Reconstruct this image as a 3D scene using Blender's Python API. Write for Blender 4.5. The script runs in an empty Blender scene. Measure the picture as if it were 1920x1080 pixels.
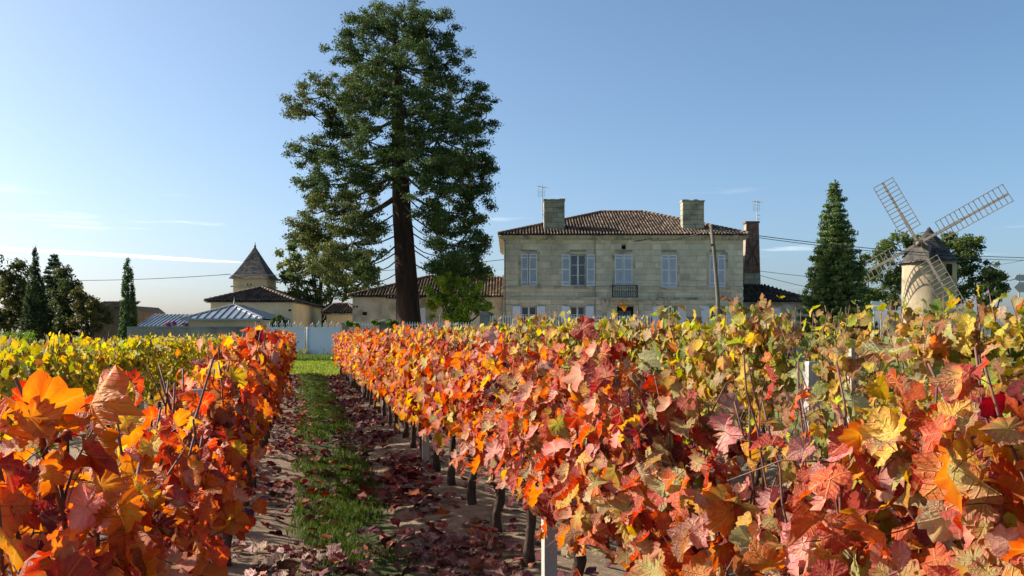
import bpy, math, random
import numpy as np
from mathutils import Vector, Matrix, Quaternion

# ------------------------------------------------------------------ camera, sky, sun, exposure
S = bpy.context.scene
COL = S.collection
FPX, CX, HY, EYE = 1786.0, 960.0, 627.0, 1.4      # focal length in photo pixels, centre column, horizon row, eye height
cam_d = bpy.data.cameras.new('camera'); cam = bpy.data.objects.new('camera', cam_d); COL.objects.link(cam)
cam.location = (0, 0, EYE); cam.rotation_euler = (math.radians(90), 0, 0)
cam_d.sensor_width = 36; cam_d.lens = 36 * FPX / 1920
cam_d.shift_y = (HY - 540) / 1920
cam_d.clip_start = 0.05; cam_d.clip_end = 60000
S.camera = cam

SUN_AZ, SUN_EL = -76.0, 30.5                       # degrees from the view axis (+Y), negative = to the left
saz, sel = math.radians(SUN_AZ), math.radians(SUN_EL)
SUN = Vector((math.sin(saz) * math.cos(sel), math.cos(saz) * math.cos(sel), math.sin(sel)))
W = bpy.data.worlds.new('World'); S.world = W; W.use_nodes = True
wn, wl = W.node_tree.nodes, W.node_tree.links
for n in list(wn): wn.remove(n)
wo = wn.new('ShaderNodeOutputWorld'); bg = wn.new('ShaderNodeBackground'); sk = wn.new('ShaderNodeTexSky')
sk.sky_type = 'NISHITA'; sk.sun_disc = False; sk.sun_elevation = sel; sk.sun_rotation = saz
sk.altitude = 40; sk.air_density = 0.68; sk.dust_density = 2.2; sk.ozone_density = 2.6
bg.inputs['Strength'].default_value = 0.098
tc = wn.new('ShaderNodeTexCoord'); mp = wn.new('ShaderNodeMapping'); nz = wn.new('ShaderNodeTexNoise')
mp.inputs['Rotation'].default_value = (0, 0, math.radians(10)); mp.inputs['Scale'].default_value = (4.0, 4.0, 60.0); mp.inputs['Location'].default_value = (4.11, 2.13, 6.9)
nz.inputs['Scale'].default_value = 1.0; nz.inputs['Detail'].default_value = 7; nz.inputs['Roughness'].default_value = 0.6
wl.new(tc.outputs['Generated'], mp.inputs['Vector']); wl.new(mp.outputs['Vector'], nz.inputs['Vector'])
cr = wn.new('ShaderNodeValToRGB'); cr.color_ramp.elements[0].position = 0.60; cr.color_ramp.elements[1].position = 0.78
wl.new(nz.outputs['Fac'], cr.inputs['Fac'])
sx = wn.new('ShaderNodeSeparateXYZ'); wl.new(tc.outputs['Generated'], sx.inputs[0])
band = wn.new('ShaderNodeValToRGB'); e = band.color_ramp.elements      # thin cirrus only low over the horizon
e[0].position = 0.02; e[0].color = (0, 0, 0, 1); e[1].position = 0.09; e[1].color = (1, 1, 1, 1)
e2 = e.new(0.17); e2.color = (0, 0, 0, 1)
wl.new(sx.outputs['Z'], band.inputs['Fac'])
mm = wn.new('ShaderNodeMath'); mm.operation = 'MULTIPLY'; wl.new(cr.outputs['Color'], mm.inputs[0]); wl.new(band.outputs['Color'], mm.inputs[1])
m2 = wn.new('ShaderNodeMath'); m2.operation = 'MULTIPLY'; m2.inputs[1].default_value = 0.4; wl.new(mm.outputs[0], m2.inputs[0])
mx = wn.new('ShaderNodeMixRGB'); mx.inputs[2].default_value = (11.5, 11.5, 11.5, 1)
hs = wn.new('ShaderNodeHueSaturation'); hs.inputs['Saturation'].default_value = 1.05; hs.inputs['Hue'].default_value = 0.490; wl.new(sk.outputs[0], hs.inputs['Color'])
wl.new(m2.outputs[0], mx.inputs[0]); wl.new(hs.outputs[0], mx.inputs[1])
wl.new(mx.outputs[0], bg.inputs['Color']); wl.new(bg.outputs[0], wo.inputs['Surface'])
sl = bpy.data.lights.new('sun', 'SUN'); sl.energy = 4.8; sl.angle = math.radians(0.53); sl.color = (1.0, 0.90, 0.76)
so = bpy.data.objects.new('sun', sl); COL.objects.link(so)
so.rotation_euler = SUN.to_track_quat('Z', 'Y').to_euler()
S.view_settings.view_transform = 'Standard'; S.view_settings.look = 'None'
S.view_settings.gamma = 1; S.view_settings.exposure = 1.02
S.render.engine = 'CYCLES'
S.cycles.use_denoising = True
S.cycles.max_bounces = 6; S.cycles.transparent_max_bounces = 8

# ------------------------------------------------------------------ helpers
RNG = np.random.default_rng(7)
random.seed(7)
def P(px, py, Y): return Vector(((px - CX) / FPX * Y, Y, EYE + (HY - py) / FPX * Y))
def PX(px, Y): return (px - CX) / FPX * Y
def PZ(py, Y): return EYE + (HY - py) / FPX * Y

def tag(o, label=None, cat=None, group=None, kind=None):
    if label: o['label'] = label
    if cat: o['category'] = cat
    if group: o['group'] = group
    if kind: o['kind'] = kind
    return o
def empty(name, loc=(0, 0, 0), label=None, cat=None, group=None):
    o = bpy.data.objects.new(name, None); COL.objects.link(o); o.location = loc; o.empty_display_size = 0.2
    return tag(o, label, cat, group)
def link(name, me, parent=None, loc=None):
    o = bpy.data.objects.new(name, me); COL.objects.link(o)
    if parent: o.parent = parent
    if loc is not None: o.location = loc
    return o
_W = {}
def wloc(o):                                   # world position of a (never rotated) chain of parents
    v = Vector(o.location)
    while o.parent: o = o.parent; v = v + o.location
    return v

class MB:
    """collects shapes given in WORLD coordinates; build() makes one mesh relative to its parent"""
    def __init__(s): s.v = []; s.f = []
    def add(s, vs, fs):
        n = len(s.v); s.v += [tuple(v) for v in vs]; s.f += [tuple(i + n for i in f) for f in fs]; return s
    def box(s, x0, x1, y0, y1, z0, z1):
        return s.add([(x0,y0,z0),(x1,y0,z0),(x1,y1,z0),(x0,y1,z0),(x0,y0,z1),(x1,y0,z1),(x1,y1,z1),(x0,y1,z1)],
                     [(0,3,2,1),(4,5,6,7),(0,1,5,4),(1,2,6,5),(2,3,7,6),(3,0,4,7)])
    def bar(s, a, b, w, h=None, up=(0, 0, 1)):
        a, b = Vector(a), Vector(b); h = h or w; d = (b - a).normalized(); u = Vector(up)
        if abs(d.dot(u)) > 0.98: u = Vector((0, 1, 0))
        r = d.cross(u).normalized() * w / 2; t = r.cross(d).normalized() * h / 2
        vs = [a - r - t, a + r - t, a + r + t, a - r + t, b - r - t, b + r - t, b + r + t, b - r + t]
        return s.add(vs, [(0,3,2,1),(4,5,6,7),(0,1,5,4),(1,2,6,5),(2,3,7,6),(3,0,4,7)])
    def tube(s, pts, rad, n=8, cap=True, ridge=0.0, rk=7):
        pts = [Vector(p) for p in pts]; m = len(pts)
        if not hasattr(rad, '__len__'): rad = [rad] * m
        vs = []; ref = None
        for i in range(m):
            t = (pts[min(i+1, m-1)] - pts[max(i-1, 0)]).normalized()
            if ref is None:
                ref = Vector((1, 0, 0)) if abs(t.x) < 0.8 else Vector((0, 1, 0))
            a = (ref - t * ref.dot(t)).normalized(); b = t.cross(a); ref = a
            for k in range(n):
                an = 2 * math.pi * k / n; r = rad[i] * (1 + ridge * math.sin(rk * an + 0.7 * i) * (0.6 + 0.4 * math.sin(3 * an + i)))
                vs.append(pts[i] + a * (r * math.cos(an)) + b * (r * math.sin(an)))
        fs = [(i*n+k, i*n+(k+1) % n, (i+1)*n+(k+1) % n, (i+1)*n+k) for i in range(m-1) for k in range(n)]
        if cap: fs += [tuple(reversed(range(n))), tuple((m-1)*n+k for k in range(n))]
        return s.add(vs, fs)
    def prism(s, poly, y0, y1):                # polygon in XZ extruded along Y
        n = len(poly); vs = [(x, y0, z) for x, z in poly] + [(x, y1, z) for x, z in poly]
        return s.add(vs, [tuple(range(n)), tuple(reversed(range(n, 2*n)))] + [(i, i+n, (i+1) % n+n, (i+1) % n) for i in range(n)])
    def lathe(s, c, prof, n=24):               # profile [(r, z)] around a vertical axis
        vs = [(c[0]+r*math.cos(2*math.pi*k/n), c[1]+r*math.sin(2*math.pi*k/n), c[2]+z) for r, z in prof for k in range(n)]
        return s.add(vs, [(i*n+k, i*n+(k+1) % n, (i+1)*n+(k+1) % n, (i+1)*n+k) for i in range(len(prof)-1) for k in range(n)])
    def build(s, name, mat, parent=None, smooth=False, kind=None):
        off = wloc(parent) if parent else Vector((0, 0, 0))
        me = bpy.data.meshes.new(name); me.from_pydata([Vector(v) - off for v in s.v], [], s.f)
        me.materials.append(mat)
        if smooth: me.polygons.foreach_set('use_smooth', np.ones(len(me.polygons), bool))
        me.update()
        o = link(name, me, parent)
        if kind: o['kind'] = kind
        return o

def np_mesh(name, V, F, mat, col=None, smooth=False, luv=None):
    """bulk mesh from arrays; F is (M,3) or (M,4)"""
    V = np.asarray(V, np.float32); F = np.asarray(F, np.int32); k = F.shape[1]
    me = bpy.data.meshes.new(name)
    me.vertices.add(len(V)); me.vertices.foreach_set('co', V.ravel())
    me.loops.add(F.size); me.loops.foreach_set('vertex_index', F.ravel())
    me.polygons.add(len(F)); me.polygons.foreach_set('loop_start', np.arange(0, F.size, k, dtype=np.int32))
    me.polygons.foreach_set('loop_total', np.full(len(F), k, np.int32))
    if smooth: me.polygons.foreach_set('use_smooth', np.ones(len(F), bool))
    if col is not None:
        a = me.attributes.new('col', 'FLOAT_COLOR', 'POINT')
        a.data.foreach_set('color', np.hstack([col, np.ones((len(V), 1))]).astype(np.float32).ravel())
    if luv is not None:
        a = me.attributes.new('luv', 'FLOAT_VECTOR', 'POINT'); a.data.foreach_set('vector', np.asarray(luv, np.float32).ravel())
    me.materials.append(mat); me.update(calc_edges=True)
    return me

# ------------------------------------------------------------------ materials
def mk(name, c1, c2=None, scale=4.0, rough=0.85, bump=0.0, bscale=None, rnd=0.0, attr=False, transl=0.0, spec=0.25,
       metal=0.0, stretch=(1, 1, 1), stain=None, sscale=0.6, objco=False, detail=6, lo=0.35, hi=0.65, sat=1.15):
    m = bpy.data.materials.new(name); m.use_nodes = True
    N, L = m.node_tree.nodes, m.node_tree.links
    b = N['Principled BSDF']; out = N['Material Output']
    b.inputs['Roughness'].default_value = rough; b.inputs['Metallic'].default_value = metal
    b.inputs['Specular IOR Level'].default_value = spec
    if objco: co = N.new('ShaderNodeTexCoord').outputs['Object']
    else: co = N.new('ShaderNodeNewGeometry').outputs['Position']
    mpn = N.new('ShaderNodeMapping'); mpn.inputs['Scale'].default_value = stretch; L.new(co, mpn.inputs['Vector'])
    def noise(sc, det=detail, r=0.6):
        t = N.new('ShaderNodeTexNoise'); t.inputs['Scale'].default_value = sc; t.inputs['Detail'].default_value = det
        t.inputs['Roughness'].default_value = r; L.new(mpn.outputs[0], t.inputs['Vector']); return t.outputs['Fac']
    def ramp(x, a, c):
        r = N.new('ShaderNodeMapRange'); r.inputs['From Min'].default_value = a; r.inputs['From Max'].default_value = c
        L.new(x, r.inputs['Value']); return r.outputs[0]
    def mixc(f, A, B, mode='MIX'):
        x = N.new('ShaderNodeMixRGB'); x.blend_type = mode
        for i, q in ((0, f), (1, A), (2, B)):
            if isinstance(q, (int, float)): x.inputs[i].default_value = q
            elif isinstance(q, tuple): x.inputs[i].default_value = (*q, 1)
            else: L.new(q, x.inputs[i])
        return x.outputs[0]
    if attr:
        a = N.new('ShaderNodeAttribute'); a.attribute_name = 'col'; c = a.outputs['Color']
        if c2: c = mixc(ramp(noise(scale), lo, hi), c, mixc(1.0, c, c2, 'MULTIPLY'))
    else:
        c = mixc(ramp(noise(scale), lo, hi), c1, c2 or c1)
    if stain: c = mixc(ramp(noise(sscale, 8, 0.65), 0.5, 0.75), c, stain)
    if rnd:
        oi = N.new('ShaderNodeObjectInfo'); h = N.new('ShaderNodeHueSaturation')
        r = N.new('ShaderNodeMapRange'); r.inputs['To Min'].default_value = 1 - rnd; r.inputs['To Max'].default_value = 1 + rnd
        L.new(oi.outputs['Random'], r.inputs['Value']); L.new(r.outputs[0], h.inputs['Value']); L.new(c, h.inputs['Color']); c = h.outputs[0]
    L.new(c, b.inputs['Base Color'])
    if bump:
        bp = N.new('ShaderNodeBump'); bp.inputs['Strength'].default_value = min(1, bump); bp.inputs['Distance'].default_value = 0.03 * max(1, bump)
        L.new(noise(bscale or scale * 4, 8, 0.7), bp.inputs['Height']); L.new(bp.outputs[0], b.inputs['Normal'])
    if transl:
        t = N.new('ShaderNodeBsdfTranslucent'); h2 = N.new('ShaderNodeHueSaturation'); h2.inputs['Saturation'].default_value = sat
        h2.inputs['Value'].default_value = 1.25
        L.new(c, h2.inputs['Color']); L.new(h2.outputs[0], t.inputs['Color'])
        ms = N.new('ShaderNodeMixShader'); ms.inputs[0].default_value = transl
        L.new(b.outputs[0], ms.inputs[1]); L.new(t.outputs[0], ms.inputs[2]); L.new(ms.outputs[0], out.inputs['Surface'])
    return m

M = {}
M['stone'] = mk('limestone', (0.67,0.60,0.455), (0.55,0.49,0.37), 1.7, 0.9, 0.5, 9, rnd=0.13, stain=(0.36,0.32,0.24), sscale=0.5)
M['joint'] = mk('mortar', (0.34,0.30,0.22), (0.25,0.22,0.165), 2.0, 0.95, 0.4, 12)
M['trim'] = mk('trim_stone', (0.58,0.51,0.37), (0.44,0.39,0.285), 2.2, 0.9, 0.4, 10, stain=(0.12,0.12,0.10), sscale=1.1)
M['chimney'] = mk('chimney_stone', (0.42,0.385,0.28), (0.30,0.275,0.205), 1.6, 0.95, 0.5, 9, rnd=0.2, stain=(0.10,0.10,0.085), sscale=0.8)
M['brick'] = mk('old_brick', (0.26,0.125,0.085), (0.18,0.10,0.078), 2.5, 0.9, 0.5, 14, rnd=0.28, stain=(0.16,0.145,0.12), sscale=1.0)
M['plaster'] = mk('cream_plaster', (0.70,0.58,0.37), (0.63,0.52,0.33), 0.8, 0.9, 0.15, 20, stain=(0.52,0.44,0.30), sscale=0.4)
M['oldplaster'] = mk('weathered_render', (0.58,0.52,0.42), (0.42,0.37,0.29), 0.9, 0.95, 0.4, 8, stain=(0.22,0.18,0.14), sscale=0.9)
M['tile'] = mk('canal_tile', None, (0.45,0.42,0.40), 1.3, 0.9, 0.35, 16, attr=True)
M['slate'] = mk('flat_tile', None, (0.6,0.58,0.56), 2.0, 0.75, 0.3, 14, attr=True)
M['zinc'] = mk('zinc_sheet', (0.27,0.31,0.35), (0.21,0.25,0.29), 1.0, 0.42, 0.0, metal=0.35, spec=0.5)
M['white'] = mk('white_paint', (0.72,0.73,0.74), (0.62,0.64,0.66), 2.0, 0.5, 0.05, 20, spec=0.4)
M['shutter'] = mk('grey_white_shutter_paint', (0.74,0.76,0.80), (0.66,0.68,0.72), 2.0, 0.6, 0.1, 30)
M['louvre'] = mk('shutter_panel_paint', (0.52,0.55,0.61), (0.45,0.48,0.54), 2.0, 0.65, 0.3, 30)
M['glass'] = mk('window_glass', (0.015,0.02,0.025), (0.01,0.012,0.015), 1.0, 0.03, spec=0.9)
M['dark'] = mk('dark_opening', (0.012,0.012,0.012), None, 1.0, 0.9)
M['iron'] = mk('wrought_iron', (0.022,0.024,0.028), (0.04,0.038,0.036), 6.0, 0.55, spec=0.4)
M['rust'] = mk('rusted_steel', (0.085,0.055,0.04), (0.05,0.04,0.035), 8.0, 0.7)
M['alu'] = mk('aluminium', (0.35,0.36,0.37), None, 3.0, 0.4, metal=0.7)
M['gate'] = mk('white_sheet_gate', (0.70,0.73,0.78), (0.64,0.67,0.72), 0.8, 0.42, spec=0.45)
M['cwall'] = mk('grey_cement_wall', (0.27,0.26,0.25), (0.18,0.175,0.17), 1.0, 0.95, 0.4, 7, stain=(0.11,0.11,0.10), sscale=0.7)
M['pole'] = mk('grey_timber_pole', (0.17,0.15,0.125), (0.10,0.088,0.072), 6.0, 0.9, 0.4, 20, stretch=(1,1,0.15))
M['cable'] = mk('cable', (0.05,0.055,0.065), None, 1.0, 0.6)
M['sailwood'] = mk('grey_sail_timber', (0.20,0.18,0.155), (0.11,0.10,0.085), 5.0, 0.85, 0.3, 25)
M['mill'] = mk('mill_render', (0.46,0.375,0.245), (0.33,0.27,0.18), 1.2, 0.95, 0.7, 5, stain=(0.24,0.20,0.14), sscale=1.3)
M['sign'] = mk('sign_back', (0.36,0.37,0.39), (0.31,0.32,0.34), 3.0, 0.4, metal=0.4)
M['signface'] = mk('sign_face', (0.62,0.66,0.72), (0.55,0.60,0.66), 3.0, 0.45)
M['bark'] = mk('redwood_bark', (0.062,0.034,0.026), (0.024,0.016,0.013), 3.0, 0.95, 2.0, 9, stretch=(1,1,0.14))
M['bark2'] = mk('tree_bark', (0.095,0.08,0.06), (0.05,0.042,0.034), 5.0, 0.95, 0.8, 14, stretch=(1,1,0.3))
M['vinewood'] = mk('vine_bark', (0.125,0.085,0.062), (0.045,0.032,0.026), 30.0, 0.95, 1.0, 70, stretch=(1,1,0.3))
M['cane'] = mk('vine_cane', (0.20,0.085,0.055), (0.075,0.035,0.03), 14.0, 0.6, 0.2, 90, spec=0.35)
M['post'] = mk('weathered_post', (0.47,0.44,0.40), (0.32,0.30,0.27), 9.0, 0.9, 0.5, 40, stretch=(1,1,0.25))
M['wire'] = mk('galvanised_wire', (0.18,0.175,0.165), None, 4.0, 0.5, metal=0.6)
M['leaf'] = mk('vine_leaf', None, (0.72,0.62,0.55), 55.0, 0.5, 0.5, 150, rnd=0.16, attr=True, transl=0.42, spec=0.34, sat=1.12)
M['litter'] = mk('fallen_vine_leaf', None, (0.55,0.5,0.5), 60.0, 0.62, 0.4, 150, rnd=0.25, attr=True, transl=0.12, spec=0.3)
M['needle'] = mk('conifer_foliage', None, (0.75,0.8,0.75), 2.0, 0.7, attr=True, transl=0.22, spec=0.2)
M['foliage'] = mk('broadleaf_foliage', None, (0.8,0.85,0.7), 3.0, 0.55, attr=True, transl=0.38, spec=0.3)
M['grass'] = mk('grass_blades', None, (0.8,0.85,0.7), 3.0, 0.6, attr=True, transl=0.35, spec=0.25)
M['soil'] = mk('sandy_soil', None, (0.62,0.58,0.54), 9.0, 0.98, 1.0, 40, attr=True)
M['lawn'] = mk('rough_grass_ground', (0.13,0.17,0.04), (0.19,0.21,0.06), 0.5, 0.95, 0.8, 20, stain=(0.16,0.135,0.075), sscale=0.25)

def near_leaf(name, dull=0.0, transl=0.47, seedoff=0.0):
    """leaf blade with five main veins, side veins and blotches worked out from leaf coordinates stored on the mesh"""
    m = bpy.data.materials.new(name); m.use_nodes = True; N, L = m.node_tree.nodes, m.node_tree.links
    b = N['Principled BSDF']; out = N['Material Output']
    def nd(t, **k):
        x = N.new(t)
        for a, v in k.items(): setattr(x, a, v)
        return x
    def put(sock, v):
        if isinstance(v, (int, float)): sock.default_value = v
        elif isinstance(v, tuple): sock.default_value = v
        else: L.new(v, sock)
    def math_(op, a, c=0.0, d=None):
        x = nd('ShaderNodeMath', operation=op); put(x.inputs[0], a); put(x.inputs[1], c)
        if d is not None: put(x.inputs[2], d)
        return x.outputs[0]
    def dot(v, w): x = nd('ShaderNodeVectorMath', operation='DOT_PRODUCT'); L.new(v, x.inputs[0]); x.inputs[1].default_value = w; return x.outputs['Value']
    def rng(v, a, c, o0=0.0, o1=1.0):
        x = nd('ShaderNodeMapRange'); put(x.inputs['Value'], v)
        for k, q in (('From Min', a), ('From Max', c), ('To Min', o0), ('To Max', o1)): x.inputs[k].default_value = q
        return x.outputs[0]
    def mix(f, A, B, mode='MIX'):
        x = nd('ShaderNodeMixRGB', blend_type=mode); put(x.inputs[0], f)
        for i, q in ((1, A), (2, B)): put(x.inputs[i], (*q, 1) if isinstance(q, tuple) else q)
        return x.outputs[0]
    uv = nd('ShaderNodeAttribute', attribute_name='luv').outputs['Vector']; col = nd('ShaderNodeAttribute', attribute_name='col').outputs['Color']
    rnd = nd('ShaderNodeObjectInfo').outputs['Random']
    d = s = None
    for deg in (0, 58, -58, 112, -112):
        t = math.radians(deg); al = dot(uv, (math.sin(t), math.cos(t), 0)); pe = math_('ABSOLUTE', dot(uv, (math.cos(t), -math.sin(t), 0)))
        pe = math_('MULTIPLY_ADD', math_('MAXIMUM', math_('MULTIPLY', al, -1.0), 0.0), 10.0, pe)
        if d is None: d, s = pe, al
        else:
            lt = math_('LESS_THAN', pe, d); x = nd('ShaderNodeMix'); L.new(lt, x.inputs['Factor']); L.new(s, x.inputs['A']); L.new(al, x.inputs['B']); s = x.outputs['Result']; d = math_('MINIMUM', d, pe)
    main = rng(d, .008, .026, 1, 0)
    ch = math_('FRACT', math_('MULTIPLY', math_('SUBTRACT', s, math_('MULTIPLY', d, .75)), 9.0))
    sec = rng(math_('ABSOLUTE', math_('SUBTRACT', ch, .5)), .02, .15, 1, 0)
    veins = math_('MAXIMUM', main, math_('MULTIPLY', sec, .55))
    off = nd('ShaderNodeVectorMath', operation='MULTIPLY_ADD'); L.new(uv, off.inputs[0]); off.inputs[1].default_value = (1, 1, 1)
    cx = nd('ShaderNodeCombineXYZ')
    for i in range(3): L.new(math_('MULTIPLY', rnd, 37.0+11*i), cx.inputs[i])
    L.new(cx.outputs[0], off.inputs[2])
    def noise(sc, det=5):
        x = nd('ShaderNodeTexNoise'); x.inputs['Scale'].default_value = sc; x.inputs['Detail'].default_value = det; L.new(off.outputs[0], x.inputs['Vector']); return x.outputs['Fac']
    c = mix(math_('MULTIPLY', rng(noise(3.2), .50, .68), .6), col, mix(1.0, col, (1.05,.42,.45), 'MULTIPLY'))
    c = mix(math_('MULTIPLY', rng(noise(2.1), .56, .70), .5), c, (.52,.36,.10))
    c = mix(math_('MULTIPLY', rng(noise(14.0), .60, .72), .6), c, mix(1.0, c, (.35,.28,.30), 'MULTIPLY'))
    c = mix(math_('MULTIPLY', veins, .42), c, mix(.5, c, (.62,.44,.16)))
    h = nd('ShaderNodeHueSaturation'); L.new(c, h.inputs['Color']); put(h.inputs['Value'], rng(rnd, 0, 1, .82, 1.18)); put(h.inputs['Saturation'], 1.0-dull); c = h.outputs[0]
    L.new(c, b.inputs['Base Color']); put(b.inputs['Roughness'], rng(noise(6.0), .3, .7, .42, .68)); b.inputs['Specular IOR Level'].default_value = .38
    hgt = math_('ADD', math_('MULTIPLY', veins, -1.0), math_('MULTIPLY', noise(16.0), 1.1))
    bp = nd('ShaderNodeBump'); bp.inputs['Strength'].default_value = .75; bp.inputs['Distance'].default_value = .006; L.new(hgt, bp.inputs['Height']); L.new(bp.outputs[0], b.inputs['Normal'])
    t = nd('ShaderNodeBsdfTranslucent'); h2 = nd('ShaderNodeHueSaturation'); h2.inputs['Saturation'].default_value = 1.12; h2.inputs['Value'].default_value = 1.25; L.new(c, h2.inputs['Color']); L.new(h2.outputs[0], t.inputs['Color'])
    ms = nd('ShaderNodeMixShader'); ms.inputs[0].default_value = transl; L.new(b.outputs[0], ms.inputs[1]); L.new(t.outputs[0], ms.inputs[2]); L.new(ms.outputs[0], out.inputs['Surface'])
    return m
M['leafnear'] = near_leaf('vine_leaf_veined', .05); M['litternear'] = near_leaf('fallen_leaf_veined', .12, .1)

# ------------------------------------------------------------------ ground
KX = -0.2212                                        # rows: X = u + KX * Y
DIR = Vector((KX, 1, 0)).normalized(); PER = Vector((DIR.y, -DIR.x, 0))
RU = {'L1': -0.449, 'R1': 1.343, 'L2': -2.24, 'R2': 3.13, 'L3': -4.03, 'R3': 4.92}
def lump(x, y, s, sd):
    r = np.random.default_rng(sd); z = 0
    for k in range(7):
        a = r.uniform(0, 6.28); f = s * (0.6 + 0.35 * k) * r.uniform(0.8, 1.2)
        z = z + np.sin(x * f * math.cos(a) + y * f * math.sin(a) + r.uniform(0, 6.28)) / (1 + 0.4 * k)
    return z / 2.6
def gh(X, Y):
    u = X - KX * Y
    z = 0.045 * np.cos(2 * np.pi * (u + 0.449) / 1.79) + 0.018 * lump(X, Y, 5.0, 3) + 0.008 * lump(X, Y, 17.0, 4)
    f = np.clip((32.6 - Y) / 1.2, 0, 1)
    return z * f - 0.0 * (1 - f)
gm = MB(); gm.add([(-2600,-300,-0.11),(2600,-300,-0.11),(2600,5200,-0.11),(-2600,5200,-0.11)], [(0,1,2,3)])
ground = tag(gm.build('ground', M['lawn']), 'wide flat ground of rough grass under the whole place', kind='structure')
M['gravel'] = mk('bounce_gravel', (0.60,0.55,0.45), (0.52,0.47,0.38), 3.0, 0.95, 0.6, 40)
tag(MB().box(-14.5, 24, 60.6, 67.9, -0.3, -0.06).build('bounce_court', M['gravel']), 'unseen pale gravel added before the manor to bounce sunlight onto its facade', kind='structure')  # hidden gravel strip added to reflect sunlight onto the shaded facade
us = np.arange(-6.2, 7.6, 0.07); ys = np.concatenate([np.arange(-1.5, 12, 0.075), np.arange(12, 33.4, 0.14)])
UU, YY = np.meshgrid(us, ys); XX = UU + KX * YY
ZZ = gh(XX, YY) + 0.004 * RNG.standard_normal(XX.shape)
edge = np.minimum.reduce([UU - us[0], us[-1] - UU, YY - ys[0], ys[-1] - YY]); ZZ = np.where(edge < 0.05, -0.16, ZZ)
gmask = np.clip((0.40 - np.abs(UU - 0.35) + 0.10 * lump(XX, YY, 4.0, 9)) / 0.12, 0, 1)
damp = np.clip(0.5 + 0.5 * lump(XX, YY, 2.2, 12), 0, 1)
soilc = (np.array([0.35,0.265,0.175]) * (1 - damp[..., None]) + np.array([0.23,0.17,0.112]) * damp[..., None])
colr = soilc * (1 - gmask[..., None]) + np.array([0.075,0.10,0.03]) * gmask[..., None]
h, w = XX.shape; idx = np.arange(h * w).reshape(h, w)
F = np.stack([idx[:-1,:-1], idx[:-1,1:], idx[1:,1:], idx[1:,:-1]], -1).reshape(-1, 4)
me = np_mesh('vineyard_soil', np.stack([XX, YY, ZZ], -1).reshape(-1, 3), F, M['soil'], colr.reshape(-1, 3), True)
soil = tag(link('vineyard_soil', me), 'sandy vineyard soil with low mounds under the vine rows', kind='structure')

def grass(name, x, y, z, hgt, wid, cA, cB, label, seed):
    r = np.random.default_rng(seed); n = len(x)
    a = r.uniform(0, 2*np.pi, n); le = r.uniform(0.1, 0.7, n) * hgt; la = r.uniform(0, 2*np.pi, n)
    side = np.stack([np.cos(a), np.sin(a), 0*a], -1) * (wid / 2)[:, None]
    base = np.stack([x, y, z], -1); lean = np.stack([np.cos(la)*le, np.sin(la)*le, 0*a], -1)
    up = np.stack([0*a, 0*a, hgt], -1)
    mid = base + lean * 0.35 + up * 0.6; tip = base + lean + up * 0.97
    V = np.stack([base - side, base + side, mid + side * 0.75, mid - side * 0.75, tip], 1).reshape(-1, 3)
    o = (np.arange(n) * 5)[:, None]
    F = np.concatenate([o + [0,1,2], o + [0,2,3], o + [3,2,4]], 0)
    t = r.uniform(0, 1, n)[:, None]; c = np.asarray(cA) * (1 - t) + np.asarray(cB) * t
    c = c * r.uniform(0.75, 1.25, n)[:, None]
    return tag(link(name, np_mesh(name, V, F, M['grass'], np.repeat(c, 5, 0))), label, 'grass', kind='stuff')
r = np.random.default_rng(21)
n = 110000; y = 4.5 + 28.2 * r.uniform(0, 1, n) ** 1.45; u = r.normal(0.35, 0.22, n)
x = u + KX * y; keep = (np.abs(u - 0.35) < 0.40 + 0.12 * lump(x, y, 4.0, 9)) & (r.uniform(0, 1, n) < 0.5 + 0.75 * lump(x, y, 2.6, 31))
x, y = x[keep], y[keep]; n = len(x)
grass('path_grass', x, y, gh(x, y) - 0.005, r.uniform(0.03, 0.085, n) * (1 + y / 60), 0.004 + 0.00055 * y, (0.045,0.085,0.014), (0.115,0.15,0.032), 'strip of green grass down the middle of the path between vine rows', 22)
n = 34000; y = 32.4 + 22 * r.uniform(0, 1, n) ** 1.2; x = r.uniform(-17, -3, n)
grass('headland_grass', x, y, np.where(y < 33.4, 0.0, -0.11), r.uniform(0.05, 0.13, n), np.full(n, 0.035), (0.17,0.23,0.03), (0.30,0.33,0.06), 'sunlit mown grass between the vine rows and the white gate', 23)
n = 16000; y = r.uniform(52.5, 57.6, n); x = r.uniform(-17, -3, n)
grass('verge_grass', x, y, np.full(n, -0.11), r.uniform(0.18, 0.42, n), np.full(n, 0.035), (0.07,0.13,0.02), (0.18,0.22,0.05), 'taller unmown grass verge at the foot of the white gate', 24)
n = 260; y = r.uniform(57.2, 57.7, n); x = np.concatenate([r.normal(PX(560, 57), 0.25, 180), r.uniform(-14, -10.5, 80)])
grass('weed_grass', x, y, np.full(n, -0.11), r.uniform(0.3, 0.95, n), np.full(n, 0.025), (0.30,0.30,0.12), (0.40,0.38,0.20), 'tall pale dry grass stalks against the white gate', 25)

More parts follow.
